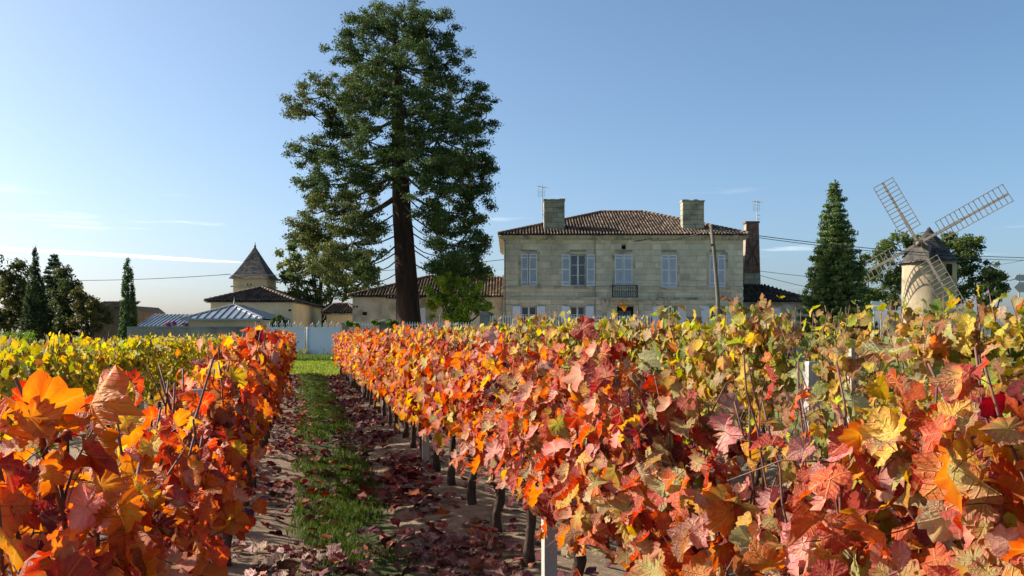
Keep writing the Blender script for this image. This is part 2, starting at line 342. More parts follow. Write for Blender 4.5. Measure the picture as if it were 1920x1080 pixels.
# ------------------------------------------------------------------ roofs
def roof_slope(mb, eL, eR, rL, rR, period=0.22, course=0.36, amp=0.065, sub=6, seed=0, pal=None, step=0.025):
    """corrugated tile field over a planar trapezoid; appends (V,F,C) to the list mb"""
    eL, eR, rL, rR = map(Vector, (eL, eR, rL, rR)); rr = np.random.default_rng(seed)
    e = (eR - eL); Wd = e.length; e.normalize()
    nrm = e.cross(rL - eL if (rL - eL).length > (rR - eL).length * 0.3 else rR - eL).normalized()
    if nrm.z < 0: nrm = -nrm
    s = nrm.cross(e).normalized()
    if s.z < 0: s = -s
    aL, bL = (rL - eL).dot(e), (rL - eL).dot(s); aR, bR = (rR - eL).dot(e), (rR - eL).dot(s)
    na = max(2, int(Wd / period)); A = np.linspace(0, Wd, na * sub + 1)
    xs, yb = [0, aL, aR, Wd], [0, bL, bR, 0]
    if aL <= 1e-4: xs, yb = xs[1:], yb[1:]
    if aR >= Wd - 1e-4: xs, yb = xs[:-1], yb[:-1]
    bm = np.interp(A, xs, yb); nb = int(math.ceil(max(bL, bR) / course))
    rows = []; cols = []
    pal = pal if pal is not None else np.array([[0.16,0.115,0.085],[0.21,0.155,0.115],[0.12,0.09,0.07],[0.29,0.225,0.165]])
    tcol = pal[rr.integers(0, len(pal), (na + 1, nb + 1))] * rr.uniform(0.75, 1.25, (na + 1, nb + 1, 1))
    rib = np.minimum((A / Wd * na + 0.5).astype(int), na)
    wob = 0.006 * rr.standard_normal((nb + 1, len(A)))
    for j in range(nb):
        for b, st in ((j * course, step), ((j + 1) * course - 0.004, 0.0)):
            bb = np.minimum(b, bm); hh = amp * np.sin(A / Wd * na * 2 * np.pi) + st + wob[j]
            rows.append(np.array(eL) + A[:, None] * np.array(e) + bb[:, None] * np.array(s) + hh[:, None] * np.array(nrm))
            cover = (np.sin(A / Wd * na * 2 * np.pi) > -0.2)[:, None]; cols.append(tcol[rib, j] * np.where(cover, 1.15, 0.45))  # rib shading painted in: mossy channel tiles darkened, cover tiles lightened
    V = np.concatenate(rows); C = np.concatenate(cols); m = len(A); k = len(rows)
    idx = np.arange(k * m).reshape(k, m); F = np.stack([idx[:-1,:-1], idx[:-1,1:], idx[1:,1:], idx[1:,:-1]], -1).reshape(-1, 4)
    mb.append((V, F, C))
def roof_build(name, lst, mat, parent, smooth=True):
    off = np.array(wloc(parent)); V, F, C, n = [], [], [], 0
    for v, f, c in lst: V.append(v - off); F.append(f + n); C.append(c); n += len(v)
    return link(name, np_mesh(name, np.concatenate(V), np.concatenate(F), mat, np.concatenate(C), smooth), parent)
def hip_roof(parent, x0, x1, y0, y1, ze, ridge, seed=1, over=0.35, name='roof', **kw):
    """ridge = ((xa, ya, z), (xb, yb, z)); four tile fields plus a row of ridge tiles on every hip"""
    a, b, c, d = Vector((x0-over, y0-over, ze)), Vector((x1+over, y0-over, ze)), Vector((x1+over, y1+over, ze)), Vector((x0-over, y1+over, ze))
    A, B = Vector(ridge[0]), Vector(ridge[1]); L = []
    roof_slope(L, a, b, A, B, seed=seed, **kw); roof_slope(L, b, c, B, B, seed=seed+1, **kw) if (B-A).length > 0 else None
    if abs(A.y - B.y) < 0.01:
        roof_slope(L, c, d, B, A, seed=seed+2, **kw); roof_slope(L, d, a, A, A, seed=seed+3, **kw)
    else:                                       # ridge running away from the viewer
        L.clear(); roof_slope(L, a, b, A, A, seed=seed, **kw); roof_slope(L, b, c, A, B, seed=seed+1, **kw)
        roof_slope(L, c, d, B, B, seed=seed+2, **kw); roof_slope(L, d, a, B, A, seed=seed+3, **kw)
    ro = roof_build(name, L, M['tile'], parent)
    rr = random.Random(seed)
    cp = MB(); 
    hips = [(a, A), (d, A), (b, B), (c, B), (A, B)] if abs(A.y - B.y) < 0.01 else [(a, A), (b, A), (c, B), (d, B), (A, B)]
    for p, q in hips:
        n = max(1, int((q - p).length / 0.4))
        for i in range(n):
            s0, s1 = p.lerp(q, i / n), p.lerp(q, (i + 1.15) / n); up = Vector((0, 0, 0.05))
            cp.tube([s0 + up + Vector((0,0,0.02)), s1 + up], [0.115, 0.09], 7)
    rg = cp.build('ridge_tiles', M['ridge'], ro, True); rg['kind'] = 'stuff'
    un = MB()                                   # solid underside so no light leaks through
    dz = Vector((0, 0, -0.12))
    un.add([a+dz, b+dz, c+dz, d+dz, A+dz, B+dz], [(0,3,2,1)] + ([(0,1,5,4),(1,2,5),(2,3,4,5),(3,0,4)] if abs(A.y-B.y) < 0.01 else [(0,1,4),(1,2,5,4),(2,3,5),(3,0,4,5)]))
    un.build('roof_deck', M['trim'], ro)
    return ro
M['ridge'] = mk('ridge_tile', (0.21,0.15,0.11), (0.12,0.09,0.075), 3.0, 0.9, 0.4, 14)

# ------------------------------------------------------------------ the chateau
YF = 68.0
def hx(px): return PX(px, YF)
def hz(py): return PZ(py, YF)
X0, X1 = hx(945), hx(1393); ZE = hz(441)
house = empty('manor_house', ((X0+X1)/2, YF+6.5, 0), 'two-storey limestone manor house with tiled hip roof and pale shutters', 'house')
wins = []        # (left px, right px, top py, bottom py, kind)
UP = [(977,1007,476,536,'ajar'), (1069,1099,477,536,'open'), (1153,1186,477,536,'closed'), (1240,1269,478,538,'closed'), (1330,1360,478,538,'closed')]
LOW = [(977,1006,574,622,'open'), (1069,1097,574,622,'open'), (1157,1188,575,632,'door'), (1240,1270,574,622,'open'), (1330,1360,574,622,'open')]
ops = [(hx(a), hx(b), hz(d), hz(c)) for a, b, c, d, k in UP + LOW] + [(hx(1165.5), hx(1173.5), hz(467), hz(460))]
TH = 0.45
mb = MB()
xs = sorted({X0, X1, *[o[0] for o in ops], *[o[1] for o in ops]}); zs = sorted({-0.2, ZE, *[o[2] for o in ops], *[o[3] for o in ops]})
for i in range(len(xs)-1):
    for j in range(len(zs)-1):
        cx, cz = (xs[i]+xs[i+1])/2, (zs[j]+zs[j+1])/2
        if not any(o[0] < cx < o[1] and o[2] < cz < o[3] for o in ops): mb.box(xs[i], xs[i+1], YF, YF+TH, zs[j], zs[j+1])
mb.box(X0, X0+TH, YF+TH, YF+14, -0.2, ZE).box(X1-TH, X1, YF+TH, YF+14, -0.2, ZE).box(X0+TH, X1-TH, YF+14-TH, YF+14, -0.2, ZE)
mb.box(X0+TH, X1-TH, YF+1.6, YF+1.7, -0.2, ZE)
wall = mb.build('wall', M['joint'], house)
# facade ashlar: every block above the vines is its own piece
rs = random.Random(5)
unit = bpy.data.meshes.new('stone_block'); t = MB()
bv = 0.03
t.add([(-.5,.5,-.5),(.5,.5,-.5),(.5,.5,.5),(-.5,.5,.5),(-.5,-.3,-.5),(.5,-.3,-.5),(.5,-.3,.5),(-.5,-.3,.5),(-.5+bv,-.5,-.5+bv),(.5-bv,-.5,-.5+bv),(.5-bv,-.5,.5-bv),(-.5+bv,-.5,.5-bv)],
      [(0,1,5,4),(1,2,6,5),(2,3,7,6),(3,0,4,7),(4,5,9,8),(5,6,10,9),(6,7,11,10),(7,4,8,11),(8,9,10,11)])
unit.from_pydata(t.v, [], t.f); unit.materials.append(M['stone']); unit.update()
hl = wloc(wall)
def block(x0, x1, z0, z1, y=YF, proud=0.02, parent=None, me=unit, name='stone_block', base=None):
    p = parent or wall; o = link(name, me, p)
    o.scale = (x1-x0-0.014, proud*2, z1-z0-0.014); o.location = Vector(((x0+x1)/2, y, (z0+z1)/2)) - wloc(p); return o
zb = [hz(541) , hz(537)]                         # string course band positions
z = hz(594); rows = []
while z < ZE - 0.42: rows.append((z, z + 0.435)); z += 0.435
rows.append((z, ZE - 0.02))
pil = [(X0, X0+0.62), (hx(1115.5), hx(1115.5)+0.62), (hx(1224), hx(1224)+0.62), (X1-0.62, X1)]
for k, (za, zc) in enumerate(rows):
    spans = []; cuts = [(X0, X0)]
    busy = sorted([(o[0], o[1]) for o in ops if o[2] < zc-0.05 and o[3] > za+0.05])
    x = X0
    for (a, b) in busy + [(X1, X1)]:
        if a - x > 0.08: spans.append((x, a))
        x = max(x, b)
    for a, b in spans:
        L = b - a; n = max(1, round(L / rs.uniform(1.0, 1.35))); e0 = [a + L*q/n for q in range(n+1)]
        if n > 1:
            sh = (0.25 if k % 2 else -0.2) * L / n
            e0 = [a] + [min(max(v + sh + rs.uniform(-.1,.1), a+.2), b-.2) for v in e0[1:-1]] + [b]
        for p0, p1 in zip(e0[:-1], e0[1:]):
            if p1 - p0 > 0.06: block(p0, p1, za, zc, proud=0.018 + rs.uniform(-.006,.008))
# quoins, alternating long and short
for q, (a, b) in enumerate(pil):
    zq = hz(594); k = 0
    while zq < ZE - 0.5:
        wd = 0.62 if k % 2 else 0.42
        if q in (0, 1): block(a - (0.012 if q == 0 else 0), a + wd, zq, zq + 0.42, proud=0.045, name='quoin_stone')
        else: block(b - wd, b + (0.012 if q == 3 else 0), zq, zq + 0.42, proud=0.045, name='quoin_stone')
        zq += 0.435; k += 1
# string courses, cornice, gutter tiles
def band_piece(name, py0, py1, pro, pxa=None, pxb=None):
    xa, xb = (X0-0.03 if pxa is None else hx(pxa)), (X1+0.03 if pxb is None else hx(pxb))
    m = MB().box(xa, xb, YF-pro, YF+0.1, hz(py1), hz(py0)); return m.build(name, M['trim'], house)
band_piece('string_course', 537.5, 541.5, 0.09, None, 1143); band_piece('string_course', 538.5, 542.5, 0.09, 1203, None)
band_piece('string_course', 557.5, 560.5, 0.13); band_piece('string_course', 560.7, 562.2, 0.08)
m = MB()
m.box(X0-0.16, X1+0.16, YF-0.16, YF+0.2, hz(450), hz(446.5)).box(X0-0.30, X1+0.30, YF-0.30, YF+0.2, hz(446.3), hz(441.5))
m.box(X0-0.30, X0+0.2, YF+0.2, YF+14.3, hz(446.3), hz(441.5)).box(X1-0.2, X1+0.30, YF+0.2, YF+14.3, hz(446.3), hz(441.5))
cornice = m.build('cornice', M['trim'], house)
m = MB(); x = X0 - 0.2
while x < X1 + 0.2:
    m.tube([(x, YF-0.27, hz(447.6)), (x, YF-0.10, hz(447.6))], 0.075, 7); x += 0.24
m.build('cornice_dentils', M['trim'], cornice)['kind'] = 'stuff'
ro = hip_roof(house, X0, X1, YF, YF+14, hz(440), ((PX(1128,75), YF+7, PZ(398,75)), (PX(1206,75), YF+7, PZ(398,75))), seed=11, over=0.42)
m = MB().tube([(hx(1115.5), YF-0.1, hz(447)), (hx(1115.5), YF-0.1, 0)], 0.032, 8); m.build('downpipe', M['joint'], house)
m = MB().tube([(X0+0.05, YF-0.12, hz(447)), (X0+0.05, YF-0.12, 0)], 0.045, 8); m.build('downpipe', M['iron'], house)

def shutter(xa, xb, za, zc, y, parent=house, solid=False, ang=0.0):
    """frame with inset louvre panels; hinge bars"""
    fr = MB(); st = 0.07; w = xb - xa
    if solid:
        fr.box(xa+.01, xb-.01, y-0.05, y, za, zc); o = fr.build('shutter', M['shutter'], parent)
        pl = MB()
        for k in range(4): pl.box(xa+.03+k*(w-.06)/4, xa+.02+(k+1)*(w-.06)/4, y-0.062, y-0.051, za+.02, zc-.02)
        pl.build('panel', M['shutter'], o); return o
    fr.box(xa+.008, xa+st, y-0.05, y, za, zc).box(xb-st, xb-.008, y-0.05, y, za, zc)
    for zz in (za, za+0.24, (za+zc)/2+0.02, zc-0.30, zc-0.07): fr.box(xa+st, xb-st, y-0.048, y-0.002, zz, zz+0.07)
    o = fr.build('shutter', M['shutter'], parent)
    pn = MB(); zz = za+0.07
    while zz < zc - 0.1:
        pn.add([(xa+st,y-0.038,zz),(xb-st,y-0.038,zz),(xb-st,y-0.012,zz+0.075),(xa+st,y-0.012,zz+0.075)], [(0,1,2,3)]); zz += 0.07
    pn.build('louvre', M['louvre'], o)
    hb = MB()
    for zz in (za+0.27, zc-0.26): hb.box(xa-.02, xb-.05, y-0.062, y-0.052, zz, zz+0.03)
    hb.build('hinge', M['shutter'], o)
    return o
def window(xa, xb, za, zc, y, parent=house):
    f = MB(); t_ = 0.07; c = (xa+xb)/2
    f.box(xa, xa+t_, y, y+.07, za, zc).box(xb-t_, xb, y, y+.07, za, zc).box(xa+t_, xb-t_, y, y+.07, zc-t_, zc).box(xa+t_, xb-t_, y, y+.07, za, za+t_)
    f.box(c-.06, c+.06, y-.012, y+.07, za+t_, zc-t_)
    for zz in (za + (zc-za)*0.34, za + (zc-za)*0.67): f.box(xa+t_, c-.06, y+.01, y+.06, zz-.018, zz+.018).box(c+.06, xb-t_, y+.01, y+.06, zz-.018, zz+.018)
    o = f.build('window', M['white'], parent)
    for p0, p1 in ((xa+t_, c-.06), (c+.06, xb-t_)):
        MB().box(p0, p1, y+.03, y+.04, za+t_, zc-t_).build('pane', M['glass'], o)
    return o
def surround(xa, xb, za, zc):
    m = MB(); w_ = 0.2; p = 0.035
    m.box(xa-w_, xa, YF-p, YF+.05, za, zc+w_).box(xb, xb+w_, YF-p, YF+.05, za, zc+w_).box(xa, xb, YF-p, YF+.05, zc, zc+w_)
    m.build('window_surround', M['trim'], house)
    MB().box(xa-.28, xb+.28, YF-.12, YF+.1, za-.10, za-.002).build('window_sill', M['trim'], house)
for (a, b, c, d, k) in UP:
    xa, xb, za, zc = hx(a), hx(b), hz(d), hz(c); surround(xa, xb, za, zc); window(xa+.01, xb-.01, za+.01, zc-.01, YF+.22); mid = (xa+xb)/2
    if k == 'open': shutter(xa-.62, xa-.02, za, zc, YF-.07); shutter(xb+.02, xb+.62, za, zc, YF-.07)
    elif k == 'ajar': shutter(xa, mid-.06, za, zc, YF+.04); shutter(mid, xb, za, zc, YF-.03)
    else: shutter(xa, mid-.012, za, zc, YF+.02); shutter(mid+.012, xb, za, zc, YF+.02)
for (a, b, c, d, k) in LOW:
    xa, xb, za, zc = hx(a), hx(b), hz(d), hz(c)
    if k == 'door':
        f = MB().box(xa, xb, YF+.25, YF+.31, 0, zc); dr = f.build('door', M['dark'], house)
        MB().box(xa+.1, xa+.55, YF+.235, YF+.25, 1.3, zc-.3).box(xb-.55, xb-.1, YF+.235, YF+.25, 1.3, zc-.3).build('door_pane', M['glass'], dr)
        MB().tube([(xa+.66, YF+.2, 1.05), (xa+.66, YF+.2, 1.2)], .02, 6).build('door_handle', M['alu'], dr)
    else:
        surround(xa, xb, za, zc); window(xa+.01, xb-.01, za+.01, zc-.01, YF+.22)
        shutter(xa-.63, xa-.02, za, zc, YF-.07, solid=True); shutter(xb+.02, xb+.63, za, zc, YF-.07, solid=True)
MB().box(hx(1165.5), hx(1173.5), YF+.2, YF+.25, hz(467), hz(460)).build('attic_vent', M['dark'], house)
# door pilasters and the consoles over them
for pxa, pxb in ((1128,1137), (1198,1207)):
    MB().box(hx(pxa), hx(pxb), YF-.14, YF+.02, 0, hz(570)).box(hx(pxa-1), hx(pxb+1), YF-.2, YF+.02, hz(570), hz(566)).build('pilaster', M['trim'], house)
for px in (1127, 1136, 1224.5, 1245):
    MB().prism([(hx(px), hz(562)), (hx(px+5), hz(562)), (hx(px+4.2), hz(573)), (hx(px+.8), hz(573))], YF-.22, YF).build('console', M['trim'], house)
MB().box(hx(1222), hx(1252), YF-.26, YF, hz(562), hz(559.8)).build('console_shelf', M['trim'], house)
MB().lathe((hx(1236.5), YF-.12, hz(557.4)), [(0.0,0),(.12,0),(.06,.1),(.05,.22),(.14,.3),(.12,.34),(0,.34)], 12).build('urn_ornament', M['trim'], house, True)
# balcony
ya, yb_ = YF-.75, YF; bx0, bx1 = hx(1147), hx(1192.5); zt, zl = hz(536), hz(559)
bal = MB().box(bx0-.1, bx1+.1, ya-.08, yb_, zl-.16, zl).box(bx0+.1, bx1-.1, ya+.1, yb_, zl-.28, zl-.16).build('balcony', M['trim'], house)
m = MB().bar((bx0, ya, zt), (bx1, ya, zt), .06, .05).bar((bx0, ya, zt), (bx0, yb_, zt), .05).bar((bx1, ya, zt), (bx1, yb_, zt), .05)
m.bar((bx0, ya, zl+.06), (bx1, ya, zl+.06), .03).bar((bx0, ya, (zt+zl)/2), (bx1, ya, (zt+zl)/2), .03).bar((bx0, ya, zl), (bx0, ya, zt), .07).bar((bx1, ya, zl), (bx1, ya, zt), .07)
m.build('balcony_rail', M['iron'], bal)
for i in range(1, 11):
    x = bx0 + (bx1-bx0)*i/11
    MB().bar((x, ya, zl), (x, ya, zt), .026).tube([(x-.04, ya, zl+.12), (x+.045, ya, zl+.28), (x-.045, ya, zl+.5), (x+.04, ya, zl+.7)], .016, 5).build('baluster', M['iron'], bal)
for y_ in (YF-.25, YF-.5):
    for x in (bx0, bx1): MB().bar((x, y_, zl), (x, y_, zt), .026).build('baluster', M['iron'], bal)
# chimneys built of blocks
def stone_chimney(pxa, pxb, pyt, pyb, Y, dep=0.9, seed=1):
    x0, x1, z0, z1 = PX(pxa,Y), PX(pxb,Y), PZ(pyb,Y)-.6, PZ(pyt,Y); q = random.Random(seed)
    c = MB().box(x0+.03, x1-.03, Y+.03, Y+dep, z0, z1-.12).build('chimney', M['joint'], house)
    z = z0 + 0.1; k = 0
    while z < z1 - .15:
        cut = x0 + (x1-x0)*(0.38 if k % 2 else 0.66) + q.uniform(-.08,.08)
        for a, b in ((x0, cut), (cut, x1)): 
            o = block(a, b, z, min(z+.36, z1), Y+.05, 0.05+q.uniform(0,.008), c, unit_c)
        block(x0, x1, z, min(z+.36, z1), Y+dep-.03, 0.05, c, unit_c).rotation_euler = (0, 0, math.pi)
        for xx, sg in ((x0+.02, -1), (x1-.02, 1)):
            o = block(0, dep, z, min(z+.36, z1), Y+dep/2, 0.03, c, unit_c); o.rotation_euler = (0, 0, sg*math.pi/2); o.location.x = xx - wloc(c).x
        z += .36; k += 1
    cap = MB(); x = x0-.05
    while x < x1:
        w_ = q.uniform(.15,.4); cap.box(x, min(x+w_, x1+.05), Y-.05, Y+dep+.05, z1-.12+q.uniform(-.004,.004), z1+q.uniform(-.06,.05)); x += w_
    cap.build('chimney_cap', M['joint'], c)
unit_c = unit.copy(); unit_c.materials.clear(); unit_c.materials.append(M['chimney'])
stone_chimney(1020, 1058.5, 373, 432, 69.2, seed=2); stone_chimney(1280, 1320, 375, 436, 69.2, seed=3)

def antenna(px, pyt, pyb, Y, label):
    a = empty('television_antenna', P(px, pyb, Y), label, 'antenna', 'roof antennas')
    x = PX(px, Y); MB().tube([(x, Y, PZ(pyb, Y)), (x, Y, PZ(pyt, Y))], .028, 6).build('mast', M['alu'], a)
    b = MB(); z = PZ(pyt, Y) - .15
    b.bar((x-.35, Y-.5, z), (x+.35, Y+.5, z), .03)
    b.build('boom', M['alu'], a)
    for k in range(7):
        t_ = k/6*2-1; c = Vector((x+.33*t_, Y+.48*t_, z)); MB().bar(c+Vector((-.26,.18,0)), c+Vector((.26,-.18,0)), .016).build('element', M['alu'], a)
    g = MB(); c = Vector((x-.05, Y, z-.45))
    for k in range(6): g.bar(c+Vector((-.25,0,-.25+.1*k)), c+Vector((.25,0,-.25+.1*k)), .014)
    g.bar(c+Vector((-.25,0,-.25)), c+Vector((-.25,0,.25)), .014).bar(c+Vector((.25,0,-.25)), c+Vector((.25,0,.25)), .014)
    g.build('reflector_grid', M['alu'], a)
    for k in range(2): MB().bar((x, Y, PZ(pyb, Y)+.35+k*.3), (x+.25, Y+.02, PZ(pyb, Y)+.35+k*.3), .03).build('bracket', M['iron'], a)
antenna(1016.5, 347, 412, 69.5, 'thin television antenna strapped to the left stone chimney')
antenna(1419.5, 375, 419, 75.0, 'thin television antenna on top of the tall brick chimney')

# ------------------------------------------------------------------ right annex, brick chimney
def box_building(name, x0, x1, y0, y1, ze, ridge, label, cat, wallmat, seed, over=0.3, name_roof='roof', **kw):
    b = empty(name, ((x0+x1)/2, (y0+y1)/2, 0), label, cat)
    MB().box(x0, x1, y0, y1, -.2, ze-.06).build('wall', wallmat, b)
    hip_roof(b, x0, x1, y0, y1, ze, ridge, seed=seed, over=over, **kw)
    return b
Ya = 69.5
darkpal = np.array([[0.075,0.06,0.052],[0.10,0.078,0.066],[0.058,0.05,0.046],[0.13,0.10,0.08]])
ax0, ax1, aze = X1+.35, PX(1524,Ya), PZ(565,Ya)
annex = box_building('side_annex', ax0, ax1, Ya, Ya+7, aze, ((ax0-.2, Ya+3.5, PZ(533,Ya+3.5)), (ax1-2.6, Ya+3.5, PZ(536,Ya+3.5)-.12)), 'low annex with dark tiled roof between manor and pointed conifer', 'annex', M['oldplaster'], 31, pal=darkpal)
xa, xb = PX(1431,Ya), PX(1463,Ya); w_ = MB().box(xa, xb, Ya-.05, Ya-.002, PZ(612,Ya), PZ(578,Ya)).build('shutter', M['shutter'], annex)
MB().box(xa-.15, xb+.15, Ya-.04, Ya-.003, PZ(578,Ya), PZ(575,Ya)).build('lintel', M['trim'], annex)
Yc = 75.0
bc = empty('brick_chimney', P(1410, 627, Yc) - Vector((0,0,EYE)), 'tall tapering brick chimney with crossed iron straps behind annex', 'chimney')
zt_, zb_, zs_ = PZ(418,Yc), 3.0, PZ(512,Yc)
def cw(z): f = (z-zb_)/(zt_-zb_); return (PX(1393,Yc)*(1-f)+PX(1399.5,Yc)*f, PX(1428,Yc)*(1-f)+PX(1423,Yc)*f)
co = MB()
for z0, z1 in ((0, zt_),):
    a0, a1 = cw(z0); b0, b1 = cw(z1)
    co.add([(a0+.03,Yc+.03,z0),(a1-.03,Yc+.03,z0),(a1-.03,Yc+1.1,z0),(a0+.03,Yc+1.1,z0),(b0+.03,Yc+.03,z1),(b1-.03,Yc+.03,z1),(b1-.03,Yc+.9,z1),(b0+.03,Yc+.9,z1)],
           [(0,3,2,1),(4,5,6,7),(0,1,5,4),(1,2,6,5),(2,3,7,6),(3,0,4,7)])
shaft = co.build('shaft', M['joint'], bc)
bu = unit.copy(); bu.materials.clear(); bu.materials.append(M['brick']); z = zs_; k = 0
while z < zt_ - .02:
    a, b = cw(z); n = 3 if k % 2 else 4; ed = [a+(b-a)*q/n for q in range(n+1)]
    if k % 2: ed = [a, a+(b-a)*.2, a+(b-a)*.5, a+(b-a)*.8, b]
    for p0, p1 in zip(ed[:-1], ed[1:]): block(p0, p1, z, z+.15, Yc+.04, .045, shaft, bu, 'brick')
    z += .15; k += 1
z = 3.0; k = 0
while z < zs_ - .1:
    a, b = cw(z); c = a+(b-a)*(.35 if k % 2 else .6)
    for p0, p1 in ((a, c), (c, b)): block(p0, p1, z, min(z+.34, zs_), Yc+.04, .055, shaft, unit_c)
    z += .34; k += 1
a0, a1 = cw(PZ(500,Yc)); b0, b1 = cw(PZ(450,Yc))
st = MB().bar((a0+.1,Yc-.03,PZ(500,Yc)), (b1-.1,Yc-.03,PZ(450,Yc)), .07, .03, (0,1,0)); st.build('iron_strap', M['iron'], bc)
MB().bar((a1-.1,Yc-.06,PZ(500,Yc)), (b0+.1,Yc-.06,PZ(450,Yc)), .07, .03, (0,1,0)).build('iron_strap', M['iron'], bc)
a0, a1 = cw(zt_); MB().box(a0-.06, a1+.06, Yc-.04, Yc+.95, zt_, zt_+.14).build('chimney_cap', M['brick'], bc)

# ------------------------------------------------------------------ left outbuildings
Yb = 70.0
lx0, lx1, lze = PX(661,Yb), X0-.05, PZ(555,Yb)
bar_ = box_building('long_outbuilding', lx0, lx1, Yb, Yb+8, lze, ((PX(806,74), Yb+4, PZ(519,74)), (lx1+.1, Yb+4, PZ(523,74))), 'long low outbuilding with stained render wall and tiled roof behind big trunk', 'outbuilding', M['oldplaster'], 41)
for (a, b, c, d) in ((662.5,665,573,577), (668,671,573,577), (680,688,585,591)):
    MB().box(PX(a,Yb), PX(b,Yb), Yb-.03, Yb-.002, PZ(d,Yb), PZ(c,Yb)).build('wall_vent', M['dark'], bar_)
MB().box(PX(678,Yb), PX(690,Yb), Yb-.06, Yb-.003, PZ(594,Yb), PZ(591.5,Yb)).build('sill', M['trim'], bar_)
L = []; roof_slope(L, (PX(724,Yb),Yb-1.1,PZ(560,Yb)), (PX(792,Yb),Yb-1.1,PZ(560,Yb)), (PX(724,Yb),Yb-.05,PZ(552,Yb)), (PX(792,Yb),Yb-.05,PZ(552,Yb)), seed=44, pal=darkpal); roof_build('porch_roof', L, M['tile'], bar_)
MB().box(PX(731,Yb), PX(790,Yb), Yb-.9, Yb-.01, 0, PZ(560,Yb)-.05).build('porch_wall', M['oldplaster'], bar_)
MB().box(PX(786,Yb), PX(800,Yb), Yb-.93, Yb-.905, 0.2, PZ(578,Yb)).build('door', M['louvre'], bar_)
Ys = 76.0
sh = box_building('small_shed', PX(612,Ys), PX(668,Ys), Ys, Ys+5, PZ(587,Ys), ((PX(640,Ys+2.5)-.6, Ys+2.5, PZ(571,Ys+2.5)), (PX(640,Ys+2.5)+.6, Ys+2.5, PZ(571,Ys+2.5))), 'small pale shed with dark tiled roof between cream house and long outbuilding', 'shed', M['plaster'], 51, pal=darkpal)
MB().box(PX(618,Ys), PX(662,Ys), Ys-.06, Ys-.002, PZ(590,Ys), PZ(587.4,Ys)).build('fascia', M['white'], sh)

# cream house and its dovecote tower
Yp = 68.0
cx0, cx1 = PX(395,Yp), PX(548,Yp); cz = PZ(565,Yp); Yq = Yp+20
cream = empty('cream_house', ((cx0+cx1)/2, Yp+10, 0), 'cream rendered low house with hipped tile roof in front of dovecote', 'house')
cb0, cb1 = cx0-1.2, cx1-1.35
m = MB(); m.add([(cx0,Yp,-.2),(cx1,Yp,-.2),(cb1,Yq,-.2),(cb0,Yq,-.2),(cx0,Yp,cz),(cx1,Yp,cz),(cb1,Yq,cz),(cb0,Yq,cz)], [(0,3,2,1),(4,5,6,7),(0,1,5,4),(1,2,6,5),(2,3,7,6),(3,0,4,7)])
m.build('wall', M['plaster'], cream)
L = []; ov = .35
a, b, c, d = Vector((cx0-ov,Yp-ov,cz)), Vector((cx1+ov,Yp-ov,cz)), Vector((cb1+ov,Yq+ov,cz)), Vector((cb0-ov,Yq+ov,cz))
zr = PZ(540,Yp+3.5); A, B = Vector(((cx0+cx1)/2-.1, Yp+3.2, zr)), Vector(((cb0+cb1)/2, Yq-3, zr))
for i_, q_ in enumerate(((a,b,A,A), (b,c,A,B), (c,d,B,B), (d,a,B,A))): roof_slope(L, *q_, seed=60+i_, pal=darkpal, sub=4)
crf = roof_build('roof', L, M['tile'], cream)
cp = MB()
for p, q in ((a,A), (b,A), (A,B)):
    n = int((q-p).length/.4)
    for i in range(n): cp.tube([p.lerp(q,i/n)+Vector((0,0,.08)), p.lerp(q,(i+1.15)/n)+Vector((0,0,.05))], [.12,.09], 6)
cp.build('ridge_tiles', M['ridge'], crf, True)['kind'] = 'stuff'
dz = Vector((0,0,-.1)); MB().add([a+dz,b+dz,c+dz,d+dz,A+dz,B+dz], [(0,3,2,1),(0,1,4),(1,2,5,4),(2,3,5),(3,0,4,5)]).build('roof_deck', M['trim'], crf)
MB().box(PX(541,Yp), PX(546,Yp), Yp-.03, Yp-.002, PZ(583.5,Yp), PZ(580,Yp)).build('wall_vent', M['dark'], cream)

Yt = 82.0
tx0, tx1, tze = PX(437,Yt), PX(500,Yt), PZ(522,Yt); td = 3.3
dv = empty('dovecote_tower', ((tx0+tx1)/2, Yt+td/2, 0), 'square cream dovecote tower with steep pointed tile roof and finial', 'tower')
MB().box(tx0, tx1, Yt, Yt+td, -.2, tze+.02).build('wall', M['plaster'], dv)
MB().box(tx0-.13, tx1+.13, Yt-.13, Yt+td+.13, PZ(537.5,Yt), PZ(535.5,Yt)).build('string_course', M['trim'], dv)
for px in (464.5, 470.5): MB().prism([(PX(px,Yt)-.05, PZ(535,Yt)), (PX(px,Yt)+.05, PZ(535,Yt)), (PX(px,Yt)+.05, PZ(532,Yt)), (PX(px,Yt), PZ(531.2,Yt)), (PX(px,Yt)-.05, PZ(532,Yt))], Yt-.012, Yt-.002).build('pigeon_hole', M['dark'], dv)
tc_ = Vector(((tx0+tx1)/2, Yt+td/2, 0)); zap = PZ(463,Yt+td/2); hw, hd = (tx1-tx0)/2+.3, td/2+.3
prof = [(1.0, 0), (.86, .10), (.70, .24), (.5, .45), (.25, .73), (0.02, 1.0)]      # bell-cast pyramid
spal = np.array([[0.085,0.08,0.078],[0.115,0.10,0.09],[0.06,0.058,0.06],[0.14,0.12,0.10]])
V, F, C = [], [], []; rr = np.random.default_rng(71); nn = 0
lev = np.linspace(0, 1, 26); pf = np.interp(lev, [p[1] for p in prof], [p[0] for p in prof])
